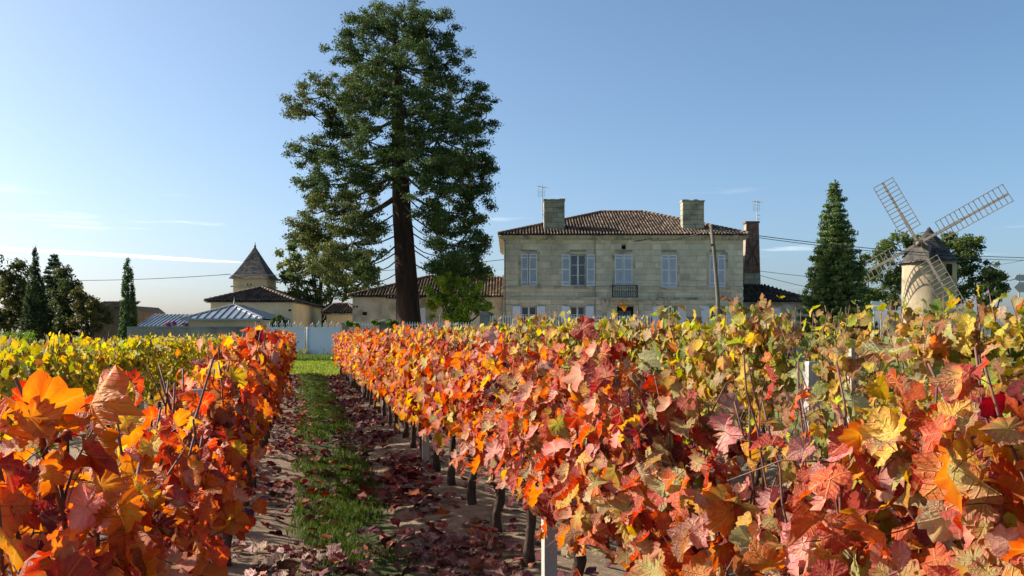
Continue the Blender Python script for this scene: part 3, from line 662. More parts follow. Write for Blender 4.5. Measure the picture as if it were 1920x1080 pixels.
for sx_, sy_, ax in ((0,-1,0), (1,0,1), (0,1,0), (-1,0,1)):
    for j in range(25):
        n_ = max(1, int(14*pf[j]+.5))
        for i in range(n_):
            g = 0.0; s0, s1 = -1+2*i/n_+g, -1+2*(i+1)/n_-g; z0, z1 = lev[j], lev[j+1]; lift = rr.uniform(.015,.04)
            q = []
            for s, f, z, l in ((s0,pf[j],z0,lift), (s1,pf[j],z0,lift), (s1,pf[j+1],z1,0), (s0,pf[j+1],z1,0)):
                lx, ly = (s*f*hw, sy_*(f*hd+l)) if ax == 0 else (sx_*(f*hw+l), s*f*hd)
                q.append((tc_.x+lx, tc_.y+ly, tze+(zap-tze)*z-(l*.5)))
            V += q; F.append((nn,nn+1,nn+2,nn+3)); nn += 4; c_ = spal[rr.integers(0,4)]*rr.uniform(.7,1.3); C += [c_]*4
trf = roof_build('roof', [(np.array(V), np.array(F), np.array(C))], M['slate'], dv, False)
MB().lathe((tc_.x, tc_.y, zap-.12), [(.12,0),(.08,.15),(.11,.22),(.04,.3),(.035,.5),(0,.55)], 10).build('finial', M['iron'], trf, True)
MB().bar((tx0-.3,Yt+.3,PZ(537,Yt)), (tx0-.02,Yt+.3,PZ(537,Yt)), .08).build('bracket', M['iron'], dv)

# zinc pavilion and zinc shed behind the grey wall
Yz = 60.0
zx0, zx1 = PX(352,Yz), PX(492,Yz); zze = PZ(597,Yz); zA = Vector(((zx0+zx1)/2-.15, Yz+2.5, PZ(572,Yz+2.5))); zB = Vector(((zx0+zx1)/2-.15, Yz+4.7, PZ(572,Yz+2.5)))
pv = empty('zinc_roofed_pavilion', ((zx0+zx1)/2, Yz+3.6, 0), 'low pavilion with standing-seam zinc hip roof behind grey wall', 'pavilion')
MB().box(zx0, zx1, Yz, Yz+7.2, -.2, zze-.1).build('wall', M['plaster'], pv)
ov = .3; a, b, c, d = Vector((zx0-ov,Yz-ov,zze)), Vector((zx1+ov-.2,Yz-ov,zze)), Vector((zx1+ov-.2,Yz+7.2+ov,zze)), Vector((zx0-ov,Yz+7.2+ov,zze))
zr_ = MB().add([a,b,c,d,zA,zB], [(0,3,2,1),(0,1,4),(1,2,5,4),(2,3,5),(3,0,4,5)]).build('roof', M['zinc'], pv)
def seams(p, q, r0, r1, n, parent, eave_in=0.02):
    for i in range(1, n):
        f = i/n; s = Vector(p).lerp(Vector(q), f); e = (Vector(q)-Vector(p)); t_ = None
        ra, rb = Vector(r0), Vector(r1); ed = e.normalized(); aL, aR = (ra-Vector(p)).dot(ed), (rb-Vector(p)).dot(ed); al = f*e.length
        nrm = ed.cross(ra-Vector(p)).normalized(); up = nrm.cross(ed); up = up if up.z > 0 else -up; nrm = nrm if nrm.z > 0 else -nrm
        H = (ra-Vector(p)).dot(up)
        hgt = H*min(1, al/max(aL,1e-6), (e.length-al)/max(e.length-aR,1e-6))
        if hgt > .1: MB().bar(s+nrm*.03, s+up*hgt+nrm*.03, .045, .07, nrm).build('seam', M['zinc'], parent)
seams(a, b, zA, zA, 11, zr_); seams(b, c, zA, zB, 13, zr_); seams(d, a, zB, zA, 13, zr_)
for p, q in ((a,zA), (b,zA), (zA,zB)): MB().bar(p+Vector((0,0,.04)), q+Vector((0,0,.04)), .16, .07).build('hip_cap', M['alu'], zr_)
MB().box(a.x, b.x, a.y-.1, a.y, zze-.13, zze-.01).build('gutter', M['zinc'], pv)
MB().lathe((zA.x, zA.y, zA.z), [(.09,0),(.05,.12),(.07,.2),(.02,.3),(0,.62)], 8).build('finial', M['alu'], zr_, True)
MB().tube([(zx1-.25,Yz-.08,zze-.1), (zx1-.1,Yz-.06,zze-.35), (zx1-.1,Yz-.06,0)], .045, 7).build('downpipe', M['zinc'], pv)
Yh = 63.5
sd = empty('zinc_roofed_shed', (PX(303,Yh), Yh+1.5, 0), 'low shed with blue-grey ribbed metal roof beside the slim cypress', 'shed')
sx0, sx1 = PX(259,Yh), PX(352,Yh)
MB().box(sx0+.1, sx1-.1, Yh+.1, Yh+3, -.2, PZ(611,Yh)-.05).build('wall', M['plaster'], sd)
p0, p1, p2, p3 = Vector((sx0,Yh-.1,PZ(611,Yh))), Vector((sx1,Yh-.1,PZ(611,Yh))), Vector((sx1,Yh+3.2,PZ(589.5,Yh+3.2))), Vector((sx0,Yh+3.2,PZ(589.5,Yh+3.2)))
dz = Vector((0,0,-.06)); zs2 = MB().add([p0,p1,p2,p3,p0+dz,p1+dz,p2+dz,p3+dz], [(0,1,2,3),(4,7,6,5),(0,4,5,1),(1,5,6,2),(2,6,7,3),(3,7,4,0)]).build('roof', M['zinc'], sd)
for i in range(13): MB().bar(p0.lerp(p1,i/12)+Vector((0,0,.03)), p3.lerp(p2,i/12)+Vector((0,0,.03)), .04, .06).build('seam', M['zinc'], zs2)
# dark barn far left
Yd = 74.0
barn = empty('dark_stone_barn', (PX(232,Yd), Yd+3, 0), 'dark shaded stone barn behind the slim cypress', 'barn')
bx_0, bx_1 = PX(170,Yd), PX(258,Yd)
MB().prism([(bx_0,-.2), (bx_1,-.2), (bx_1,PZ(584,Yd)), (bx_1-.6,PZ(573,Yd)), (bx_0,PZ(573,Yd))], Yd, Yd+6).build('wall', mk('dark_rubble', (0.16,0.12,0.095), (0.10,0.078,0.062), 2.0, .95, .6, 6), barn)
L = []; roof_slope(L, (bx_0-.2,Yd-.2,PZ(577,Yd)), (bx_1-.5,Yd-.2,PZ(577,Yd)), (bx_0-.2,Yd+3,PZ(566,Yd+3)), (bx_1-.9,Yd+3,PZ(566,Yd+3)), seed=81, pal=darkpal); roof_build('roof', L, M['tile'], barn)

# ------------------------------------------------------------------ grey wall, gate, fences
Yw = 58.6
gw = empty('garden_wall', (PX(368,Yw), Yw, 0), 'weathered grey cement garden wall left of the white gate', 'wall')
MB().box(PX(238,Yw), PX(497.5,Yw), Yw, Yw+.3, -.2, PZ(615,Yw)).build('wall_body', M['cwall'], gw)
x = PX(238,Yw)
while x < PX(497,Yw)-.2:
    x2 = min(x+random.uniform(.9,1.3), PX(497.5,Yw)+.03); MB().box(x, x2-.012, Yw-.05, Yw+.35, PZ(615,Yw)+.002, PZ(612.2,Yw)+random.uniform(-.01,.012)).build('coping_stone', M['cwall'], gw); x = x2
Yg = 58.0
def gate_leaf(pxa, pxb, label):
    x0, x1 = PX(pxa,Yg), PX(pxb,Yg); zt = PZ(613.5,Yg)
    g = empty('gate_leaf', ((x0+x1)/2, Yg, 0), label, 'gate', 'leaves of the white gate')
    MB().box(x0+.05, x1-.05, Yg+.02, Yg+.05, -.02, zt-.05).build('sheet', M['gate'], g)
    MB().box(x0, x0+.05, Yg, Yg+.07, -.04, zt).box(x1-.05, x1, Yg, Yg+.07, -.04, zt).box(x0+.05, x1-.05, Yg, Yg+.07, zt-.05, zt).box(x0+.05, x1-.05, Yg, Yg+.07, -.04, .03).build('frame', M['gate'], g)
    n = int((x1-x0)/.34); sw = (x1-x0)/n
    for k in range(n):                           # wrought scroll cresting
        c = Vector((x0+sw*(k+.5), Yg+.035, zt)); q = MB(); hgt = .2+.17*math.sin(math.pi*(k+.5)/n)
        for sg in (-1, 1):
            pts = [c+Vector((sg*(.02+.13*math.sin(t_*1.0)*(1-t_/7.5)), 0, hgt*.45*(1-math.cos(t_))*(1-t_/14)+.01)) for t_ in np.linspace(0, 5.2, 12)]
            q.tube(pts, .014, 5)
        q.tube([c, c+Vector((0,0,hgt+.05))], .013, 5); q.build('scroll', M['white'], g, True)
gate_leaf(499, 570.5, 'left leaf of the plain white sheet-metal gate with scroll cresting')
gate_leaf(579.5, 640, 'right leaf of the plain white sheet-metal gate with scroll cresting')
m = MB().tube([(PX(576,Yg), Yg+.05, -.12), (PX(576,Yg), Yg+.05, PZ(612.5,Yg))], .10, 16)
gp = m.build('gate_post', M['white'], None, True); tag(gp, 'round white steel post between the two gate leaves', 'post')
def pillar(px, w, pyt, Y, label):
    x = PX(px,Y); z = PZ(pyt,Y); o = empty('fence_pillar', (x, Y, 0), label, 'pillar', 'stone pillars of the picket fence')
    MB().box(x-w/2, x+w/2, Y-w/2, Y+w/2, -.2, z-.25).build('shaft', M['cwall'], o)
    MB().box(x-w/2-.05, x+w/2+.05, Y-w/2-.05, Y+w/2+.05, z-.25, z-.15).add([(x-w/2,Y-w/2,z-.15),(x+w/2,Y-w/2,z-.15),(x+w/2,Y+w/2,z-.15),(x-w/2,Y+w/2,z-.15),(x-w/4,Y-w/4,z),(x+w/4,Y-w/4,z),(x+w/4,Y+w/4,z),(x-w/4,Y+w/4,z)], [(4,5,6,7),(0,1,5,4),(1,2,6,5),(2,3,7,6),(3,0,4,7)]).build('cap', M['cwall'], o)
Yk = 60.0
pillar(648, .38, 601, Yk, 'pale stone pillar at the gate end of the picket fence')
pillar(720, .52, 598, Yk, 'grey stone fence pillar just left of the giant trunk'); pillar(908, .55, 584, Yk, 'grey stone fence pillar in front of the manor left corner')
def fence(pxa, pxb, pyt, pyr, label, gapw=4.7):
    x0, x1 = PX(pxa,Yk), PX(pxb,Yk); zt = PZ(pyt,Yk); zr = PZ(pyr,Yk)
    f = empty('picket_fence', ((x0+x1)/2, Yk, 0), label, 'fence', 'white iron picket fences before the manor')
    MB().box(x0, x1, Yk-.14, Yk+.14, -.2, zr-.75).build('base_wall', M['cwall'], f)
    for zz in (zr, zr-.6): MB().box(x0, x1, Yk-.02, Yk+.02, zz-.03, zz+.015).build('rail', M['white'], f)
    n = int((pxb-pxa)/gapw); loc = wloc(f); me = None
    for i in range(n):
        x = x0+(x1-x0)*(i+.5)/n
        if me is None:
            o = MB().prism([(x-.028, zr-.72), (x+.028, zr-.72), (x+.028, zt-.09), (x, zt), (x-.028, zt-.09)], Yk-.05, Yk-.022).build('picket', M['white'], f); me = o.data; xx = x
        else: o = link('picket', me, f, (x-xx, 0, random.uniform(-.008,.008)))
fence(652, 713, 603, 608.5, 'white picket fence between gate end pillar and next grey pillar')
fence(728, 900, 603, 608.5, 'white picket fence passing in front of the giant trunk')
fence(917, 1250, 590, 594, 'white picket fence in front of the manor facade')

# ------------------------------------------------------------------ utility pole, cables, signs
Yu = 50.0
po = MB().tube([P(1349.5, 640, Yu)-Vector((0,0,1.3)), P(1346, 560, Yu), P(1339, 470, Yu), P(1333, 423, Yu)], [.125,.11,.10,.09], 10)
pole = empty('utility_pole', (PX(1350,Yu), Yu, 0), 'leaning grey timber utility pole in front of the manor', 'pole')
po.build('shaft', M['pole'], pole, True)
MB().box(PX(1334,Yu)-.06, PX(1334,Yu)+.06, Yu-.16, Yu-.1, PZ(462,Yu), PZ(458,Yu)).build('clamp', M['iron'], pole)
MB().bar(P(1330,428,Yu), P(1339,430,Yu), .05).build('bracket', M['iron'], pole)
def cable(a, b, sag, rad, label, n=28):
    a, b = Vector(a), Vector(b); pts = []
    for i in range(n+1):
        t_ = i/n; pts.append(a.lerp(b, t_)-Vector((0,0,4*sag*t_*(1-t_))))
    c = MB().tube(pts, rad, 5).build('overhead_cable', M['cable'], None, True); tag(c, label, 'cable', 'overhead cables')
cable(P(1332,430,Yu), P(1212,450,YF-.35), .25, .022, 'short overhead cable from leaning pole to manor cornice')
cable(P(1212,449,YF-.35), P(432,516,Yt), .7, .025, 'overhead cable crossing the manor left half towards the dovecote')
cable(P(432,514,Yt), P(-80,519,95), .45, .028, 'overhead cable running left from the dovecote into the sky')
cable(P(1335,430,Yu), P(2050,484,66), .45, .022, 'upper of two parallel cables running right from leaning pole')
cable(P(1335,433,Yu), P(2050,488,66), .5, .018, 'lower of two parallel cables running right from leaning pole')
cable(P(1396,504,76), P(1800,524,90), .5, .02, 'higher thin cable between brick chimney and pointed conifer')
cable(P(1396,508,76), P(1700,560,90), .5, .02, 'lower sloping cable between brick chimney and pointed conifer')
cable(P(1795,503,90), P(2000,468,70), .3, .02, 'thin cable rising right above the direction signs')
Ysg = 44.0
sg = empty('direction_sign', (PX(1917,Ysg), Ysg, 0), 'grey arrow-shaped direction signs seen from behind at the right edge', 'sign')
MB().tube([(PX(1912,Ysg),Ysg+.06,-.1), (PX(1912,Ysg),Ysg+.06,PZ(513,Ysg))], .04, 10).build('post', M['alu'], sg)
x1 = PX(1980,Ysg)
for pya, pyb, tp in ((515,527,'a'), (529,548,'b')):
    zt, zb = PZ(pya,Ysg), PZ(pyb,Ysg); xt = PX(1901,Ysg); xs_ = PX(1910,Ysg); zm = (zt+zb)/2 if tp == 'b' else zb+.1
    MB().prism([(xt, zm), (xs_, zb), (x1, zb), (x1, zt), (xs_-(0 if tp == 'b' else .1), zt)], Ysg-.02, Ysg+.01).build('arrow_board', M['sign'], sg)
    MB().box(xs_+.05, x1-.05, Ysg-.045, Ysg-.022, (zt+zb)/2-.04, (zt+zb)/2+.04).build('stiffener', M['sign'], sg)
MB().bar(P(1893,526,Ysg), P(1902,523.5,Ysg), .03).build('stay', M['iron'], sg)
Ysi = 46.0
s2 = empty('road_sign', (PX(1645,Ysi), Ysi, 0), 'pale blue stacked road sign boards at the foot of the conifer', 'sign')
for pya, pyb, xa_ in ((564.5,572,1632), (574.5,583,1634)):
    zt, zb = PZ(pya,Ysi), PZ(pyb,Ysi); xa, xs_, xb = PX(xa_,Ysi), PX(xa_+3.5,Ysi), PX(1658.5,Ysi)
    MB().prism([(xa,(zt+zb)/2), (xs_,zb), (xb,zb-.03), (xb,zt-.05), (xs_,zt)], Ysi-.02, Ysi+.01).build('board', M['signface'], s2)
for px in (1640, 1653): MB().tube([(PX(px,Ysi),Ysi+.06,-.1), (PX(px,Ysi),Ysi+.06,PZ(565,Ysi))], .035, 8).build('post', M['alu'], s2)

# ------------------------------------------------------------------ windmill
Ym = 72.0; Xm = PX(1742,Ym); zE, zA_ = PZ(491,Ym), PZ(425,Ym)
mill = empty('windmill', (Xm, Ym, 0), 'round cream stone windmill with dark conical cap and four lattice sails', 'windmill')
tw = MB().lathe((Xm,Ym,0), [(2.14,-.2),(2.04,2),(1.94,4.5),(1.88,zE+.05)], 48).build('tower', M['mill'], mill, True)
# cap: courses of shingles
V, F, C = [], [], []; nn = 0; rr = np.random.default_rng(91); nc = 16
for j in range(nc):
    f0, f1 = j/nc, (j+1)/nc; n_ = max(8, int(46*(1-f0)))
    for i in range(n_):
        lift = rr.uniform(.015,.04); off = (j % 2)*.5; a0, a1 = 2*math.pi*(i+off)/n_, 2*math.pi*(i+1+off)/n_; r0, r1 = 2.07*(1-f0)+lift, 2.07*(1-f1)
        z0, z1 = zE-.1+(zA_-zE+.1)*f0, zE-.1+(zA_-zE+.1)*f1
        V += [(Xm+r0*math.cos(a0),Ym+r0*math.sin(a0),z0), (Xm+r0*math.cos(a1),Ym+r0*math.sin(a1),z0), (Xm+r1*math.cos(a1),Ym+r1*math.sin(a1),z1), (Xm+r1*math.cos(a0),Ym+r1*math.sin(a0),z1)]
        F.append((nn,nn+1,nn+2,nn+3)); nn += 4; C += [spal[rr.integers(0,4)]*rr.uniform(.45,.9)]*4
cap = roof_build('cap', [(np.array(V), np.array(F), np.array(C))], M['slate'], mill, False)
MB().lathe((Xm,Ym,0), [(2.16,zE-.12),(2.16,zE-.04),(1.9,zE-.02)], 48).build('cap_rim', M['iron'], cap, True)
th = math.radians(219); nv = Vector((math.sin(th), math.cos(th), 0)); hv = Vector((-nv.y, nv.x, 0)); hv = hv if hv.x > 0 else -hv
hub = Vector((Xm, Ym, 0))+nv*2.6; hub.z = PZ(457, hub.y); upv = Vector((0,0,1))
dm = MB(); b0 = Vector((Xm,Ym,0))+nv*.9; b1 = Vector((Xm,Ym,0))+nv*1.95
def dpt(b, s, z): return b+hv*s+Vector((0,0,z))
dm.add([dpt(b1,-.55,zE-.05),dpt(b1,.55,zE-.05),dpt(b1,.5,hub.z-.05),dpt(b1,0,hub.z+.4),dpt(b1,-.5,hub.z-.05),dpt(b0,-.55,zE-.05),dpt(b0,.55,zE-.05),dpt(b0,.5,hub.z-.05),dpt(b0,0,hub.z+.4),dpt(b0,-.5,hub.z-.05)],
       [(0,1,2,3,4),(0,5,6,1),(1,6,7,2),(2,7,8,3),(3,8,9,4),(4,9,5,0)])
dm.build('dormer', M['sailwood'], mill)
MB().tube([Vector((Xm,Ym,hub.z-.1))+nv*.6, hub+nv*.25], [.2,.17], 12).build('windshaft', M['sailwood'], mill, True)
hb = MB().bar(hub-hv*.28, hub+hv*.28, .5, .42, nv); hb.build('hub', M['rust'], mill)
wx = Vector((Xm,Ym,0))+Vector((math.sin(math.radians(160)), math.cos(math.radians(160)), 0))*1.99
MB().bar(wx+Vector((0,0,zE-1.15)), wx+Vector((0,0,zE-.3)), .42, .12, (wx-Vector((Xm,Ym,0))).normalized()).build('window', M['dark'], mill)
def sail(ang, Ln, wl_, wr_, t0):
    dv_ = hv*math.cos(ang)+upv*math.sin(ang); sv = -hv*math.sin(ang)+upv*math.cos(ang); tw_ = 0.12
    sv = (sv + nv*tw_).normalized()
    s = MB().bar(hub+nv*.1, hub+nv*.1+dv_*Ln*.5, .20, .17, nv).bar(hub+nv*.1+dv_*Ln*.5, hub+nv*.1+dv_*Ln, .15, .13, nv).build('sail', M['sailwood'], mill)
    nr = int(Ln*(1-t0)/.345); jq = random.Random(int(ang*100))
    for i in range(nr+1):
        c = hub+nv*.16+dv_*Ln*(t0+(1-t0)*i/nr); MB().bar(c-sv*(wr_+jq.uniform(-.02,.04))+dv_*jq.uniform(-.025,.025), c+sv*(wl_+jq.uniform(-.02,.04))+dv_*jq.uniform(-.025,.025), .05, .045, nv).build('rung', M['sailwood'], s)
    for ww in (wl_, -wr_):
        MB().bar(hub+nv*.19+dv_*Ln*t0+sv*ww, hub+nv*.19+dv_*Ln*1.0+sv*ww, .05, .045, nv).build('side_rail', M['sailwood'], s)
ph = math.radians(27.5)
sail(ph, 6.75, .75, .62, .26); sail(ph+math.pi/2+.02, 5.35, .72, .8, .22); sail(ph+math.pi, 6.4, .65, .72, .26); sail(ph-math.pi/2+.02, 6.5, .75, .75, .22)

# ------------------------------------------------------------------ trees
def foliage(name, parent, clumps, per, size, cols, mat, seed, up=0.25, asp=0.5, shell=0.45, ccol=None):
    """clumps: array (k,6) centre + radii; rhombic leaf faces scattered through each clump's volume"""
    r = np.random.default_rng(seed); cl = np.asarray(clumps); k = len(cl); off = np.array(wloc(parent))
    vol = (cl[:,3]*cl[:,4]*cl[:,5])**(1/1.5); cnt = np.maximum(4, (per*vol/vol.mean()).astype(int)); ci = np.repeat(np.arange(k), cnt); n = len(ci)
    d = r.standard_normal((n,3)); d /= np.linalg.norm(d, axis=1, keepdims=True)
    rad = r.uniform(0, 1, n)**shell * (0.9+0.2*r.standard_normal(n))
    pos = cl[ci,:3]+d*rad[:,None]*cl[ci,3:6]
    nr = d*0.55+r.standard_normal((n,3))*0.6; nr[:,2] += up; nr /= np.linalg.norm(nr, axis=1, keepdims=True)
    t = np.cross(nr, r.standard_normal((n,3))); t /= np.linalg.norm(t, axis=1, keepdims=True); b = np.cross(nr, t)
    L = size*r.uniform(.6, 1.5, n)[:,None]; Wd = L*asp
    V = np.stack([pos-t*L*.5, pos+b*Wd*.5+nr*L*.06, pos+t*L*.5, pos-b*Wd*.5+nr*L*.06], 1).reshape(-1,3)-off
    F = np.arange(n*4).reshape(n,4)
    cols = np.asarray(cols); wv = r.uniform(0,1,(n,1)); cm = r.integers(0, len(cols), k) if ccol is None else np.asarray(ccol)
    c = cols[cm[ci]]*(1-.45*wv)+cols[r.integers(0,len(cols),n)]*(.45*wv); c = c*r.uniform(.75,1.3,(n,1))
    return link(name, np_mesh(name, V, F, mat, np.repeat(c,4,0)), parent)
def curve(a, b, bend, n=6):
    a, b = Vector(a), Vector(b); return [a.lerp(b, i/(n-1))+Vector(bend)*math.sin(math.pi*i/(n-1)) for i in range(n)]

# giant sequoia
Yq_ = 64.0; k_ = Yq_/FPX
seq = empty('giant_sequoia', (PX(768,Yq_), Yq_, 0), 'giant dark sequoia with thick bare red-brown trunk towering over the manor', 'tree')
tp = [(769,665,27),(768,640,25.5),(767,615,24),(765,580,22.5),(762,520,20.5),(757,450,18.5),(753,380,17),(749,300,14.5),(746,220,11.5),(744,140,8),(742,70,4.5),(740,18,1.5)]
tpts = [P(a, b, Yq_) for a, b, c in tp]; tpts[0].z = -.2
dense = []; drad = []
for i in range(len(tp)-1):
    for s in range(4): dense.append(tpts[i].lerp(tpts[i+1], s/4)); drad.append((tp[i][2]*(1-s/4)+tp[i+1][2]*s/4)*k_*.98)
MB().tube(dense, drad, 40, ridge=.07, rk=11).build('trunk', M['bark'], seq, True)
masses = [  # px, py, rx, ry (photo pixels), depth offset in metres, tone
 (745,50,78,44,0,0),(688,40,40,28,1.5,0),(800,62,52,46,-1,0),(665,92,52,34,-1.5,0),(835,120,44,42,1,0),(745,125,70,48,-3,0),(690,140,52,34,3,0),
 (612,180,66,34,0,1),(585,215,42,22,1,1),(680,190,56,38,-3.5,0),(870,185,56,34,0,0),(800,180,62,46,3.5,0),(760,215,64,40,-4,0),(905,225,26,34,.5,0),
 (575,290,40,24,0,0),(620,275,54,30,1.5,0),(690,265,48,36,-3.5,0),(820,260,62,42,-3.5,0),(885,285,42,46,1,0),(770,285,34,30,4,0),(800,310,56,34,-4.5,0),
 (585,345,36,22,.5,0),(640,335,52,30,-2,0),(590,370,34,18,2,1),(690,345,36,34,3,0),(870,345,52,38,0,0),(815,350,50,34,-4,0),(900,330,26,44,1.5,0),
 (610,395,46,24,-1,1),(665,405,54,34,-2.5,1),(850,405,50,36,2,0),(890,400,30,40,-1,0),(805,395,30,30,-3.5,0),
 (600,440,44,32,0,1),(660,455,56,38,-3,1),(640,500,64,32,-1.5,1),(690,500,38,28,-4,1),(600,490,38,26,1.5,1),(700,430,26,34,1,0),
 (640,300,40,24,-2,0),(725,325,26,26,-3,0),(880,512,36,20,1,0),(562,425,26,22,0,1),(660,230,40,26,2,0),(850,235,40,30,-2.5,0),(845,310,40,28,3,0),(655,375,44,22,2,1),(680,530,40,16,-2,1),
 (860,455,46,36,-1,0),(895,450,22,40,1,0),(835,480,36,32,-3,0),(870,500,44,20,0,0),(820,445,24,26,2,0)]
cl = []; tone = []; lm = []; rr = random.Random(3)
for (a, b, rx, ry, dy, tn) in masses:
    c0 = P(a, b, Yq_+dy); RX, RZ = rx*k_*1.14, ry*k_*1.12; RY = RX*.9
    n = max(6, int(rx*ry/62))
    for i in range(n):
        while True:
            q = Vector((rr.uniform(-1,1), rr.uniform(-1,1), rr.uniform(-1,1)))
            if .25 < q.length < 1: break
        s = rr.uniform(.32,.62); c = c0+Vector((q.x*RX, q.y*RY, q.z*RZ))
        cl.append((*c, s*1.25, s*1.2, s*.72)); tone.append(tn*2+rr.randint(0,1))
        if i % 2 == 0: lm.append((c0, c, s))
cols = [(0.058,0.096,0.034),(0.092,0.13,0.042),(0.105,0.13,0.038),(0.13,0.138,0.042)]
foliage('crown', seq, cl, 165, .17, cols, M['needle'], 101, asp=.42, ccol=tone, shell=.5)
lb = MB()
def trunk_at(z):
    for p, q in zip(dense[:-1], dense[1:]):
        if p.z <= z <= q.z: return p.lerp(q, (z-p.z)/max(1e-5, q.z-p.z))
    return dense[-1]
for (a, b, rx, ry, dy, tn) in masses:
    c0 = P(a, b, Yq_+dy); out = (Vector((c0.x,c0.y,0))-Vector((tpts[5].x,tpts[5].y,0))).length
    s0 = trunk_at(min(21, max(6, c0.z+rr.uniform(-.15,.15)*out+(.35*out if b > 330 else 0))))
    lb.tube(curve(s0, c0, (rr.uniform(-.4,.4), rr.uniform(-.4,.4), -rr.uniform(.1,.18)*out), 8), np.linspace((.07+.009*out)*(.5 if b > 400 else 1), .02, 8), 6)
for c0, c, s in lm:
    lb.tube(curve(c0, c, (rr.uniform(-.2,.2), rr.uniform(-.2,.2), -.15), 4), [.045,.035,.025,.012], 4)
lb.build('limbs', M['bark2'], seq, True)['kind'] = 'stuff'

def broadleaf(px, pyt, Y, ells, label, cols, seed, per=70, size=.2, cat='tree', name='broadleaf_tree', trunk=True, mat='foliage', cs=(.35,.6), group=None, dens=150, **kw):
    base = Vector((PX(px,Y), Y, 0)); t = empty(name, base, label, cat, group); q = random.Random(seed); k = Y/FPX; cl = []; lim = MB(); per = int(per*1.7); dens = dens*.7; size = size*1.1
    for (a, b, rx, ry) in ells:
        c0 = P(a, b, Y+q.uniform(-.5,.5)*rx*k); n = max(4, int(rx*ry/dens))
        if trunk: lim.tube(curve(base+Vector((0,0,max(.4, c0.z*.35))), c0, (q.uniform(-.2,.2), 0, .1), 5), [.11,.09,.07,.05,.02], 5)
        for i in range(n):
            while True:
                v = Vector((q.uniform(-1,1), q.uniform(-1,1), q.uniform(-1,1)))
                if .2 < v.length < 1: break
            s = q.uniform(*cs); c = c0+Vector((v.x*rx*k, v.y*rx*k*.9, v.z*ry*k))
            if c.z < s*.6: c.z = s*.6+q.uniform(0,.3)
            cl.append((*c, s*1.1, s*1.1, s*.85))
            if trunk and i % 2 == 0: lim.tube(curve(c0, c, (0,0,.05), 3), [.035,.025,.01], 4)
    foliage('crown', t, cl, per, size, cols, M[mat], seed+1, **kw)
    if trunk:
        lim.tube([base+Vector((0,0,-.2)), base+Vector((.05,0,max(.6, P(px,pyt,Y).z*.3))), P(px, (pyt+HY)/2, Y)], [.24,.18,.08], 10); lim.build('trunk', M['bark2'], t, True)
    return t
GR = [(0.10,0.16,0.03),(0.15,0.21,0.04),(0.07,0.115,0.028),(0.19,0.23,0.05)]
DG = [(0.065,0.105,0.03),(0.095,0.135,0.038),(0.048,0.08,0.026),(0.13,0.16,0.042)]
broadleaf(600, 415, 84, [(575,460,34,34),(610,450,42,36),(540,490,24,30),(565,510,40,34),(610,510,46,34),(650,505,40,34),(545,535,24,22),(590,545,36,24),(630,545,40,24),(670,535,30,24),(690,520,20,20),(560,560,36,16),(610,565,44,14),(535,510,20,24),(575,440,26,22)], 'rounded green tree behind the dovecote and left of the giant sequoia', DG+[(0.19,0.21,0.05),(0.17,0.19,0.045),(0.22,0.22,0.06)], 201, 60, .24)
broadleaf(850, 515, 61.4, [(820,545,30,26),(865,545,40,28),(840,525,28,14),(895,560,28,24),(830,575,36,22),(875,580,38,20),(910,580,18,18),(850,598,50,14)], 'bright yellow-green shrub between giant trunk and manor', [(0.28,0.34,0.04),(0.36,0.40,0.05),(0.18,0.26,0.035)], 211, 95, .15, 'shrub', 'garden_shrub', cs=(.22,.4), dens=90)
broadleaf(870, 470, 66, [(850,500,34,20),(880,490,30,26),(830,515,24,12),(905,505,16,14),(865,525,30,10)], 'dark leafy tree top between sequoia crown and bright shrub', DG, 215, 50, .18, cs=(.25,.42), dens=90)
broadleaf(928, 508, 90, [(924,518,12,8),(908,524,14,7),(938,524,10,8)], 'wispy far tree top showing over the outbuilding roof', GR, 221, 40, .2, cs=(.3,.5), dens=30)
broadleaf(739, 596, 59.4, [(735,604,9,10),(741,612,8,10)], 'small dark green ivy clump on the fence beside the trunk', [(0.05,0.11,0.02),(0.08,0.15,0.03)], 225, 60, .12, 'ivy', 'ivy_clump', False, cs=(.14,.22), dens=14)
broadleaf(655, 603, 59.4, [(652,608,8,6),(664,610,9,5),(700,604,10,4)], 'light green creeper on the fence by the gate', [(0.17,0.22,0.04),(0.10,0.16,0.03)], 227, 60, .12, 'creeper', 'fence_creeper', False, cs=(.12,.2), dens=14)
broadleaf(1760, 430, 86, [(1690,470,34,30),(1660,490,28,30),(1720,450,30,22),(1650,540,30,30),(1690,530,34,34),(1780,470,38,34),(1820,470,34,34),(1800,510,40,36),(1840,520,30,34),(1770,550,40,26),(1830,555,34,20),(1700,565,40,20)], 'large dark green broadleaf tree right behind the windmill', DG, 231, 70, .26, cs=(.45,.8), dens=120)
broadleaf(1862, 480, 84, [(1858,500,20,18),(1865,530,22,24),(1850,555,28,20),(1878,545,14,16)], 'smaller dark tree at the right of the windmill trees', DG, 241, 60, .24, cs=(.3,.55), dens=90)
broadleaf(1618, 466, 82, [(1618,488,14,20),(1628,520,18,26),(1622,555,20,20)], 'narrow leafy tree between pointed conifer and windmill', DG, 245, 60, .22, cs=(.3,.5), dens=70)
broadleaf(521, 590, 59.7, [(518,600,11,9),(528,606,13,8),(512,610,10,6)], 'small dark bush rising behind the left gate leaf', DG, 271, 60, .13, 'bush', 'dark_bush', False, cs=(.16,.26), dens=18)
broadleaf(320, 600, 59.3, [(316,608,6,4),(328,609,8,4),(345,610,7,3)], 'small pink-flowering plant peeping over the grey wall', [(0.35,0.10,0.28),(0.14,0.19,0.05),(0.42,0.16,0.30)], 273, 50, .08, 'plant', 'flowering_plant', False, cs=(.1,.16), dens=10)
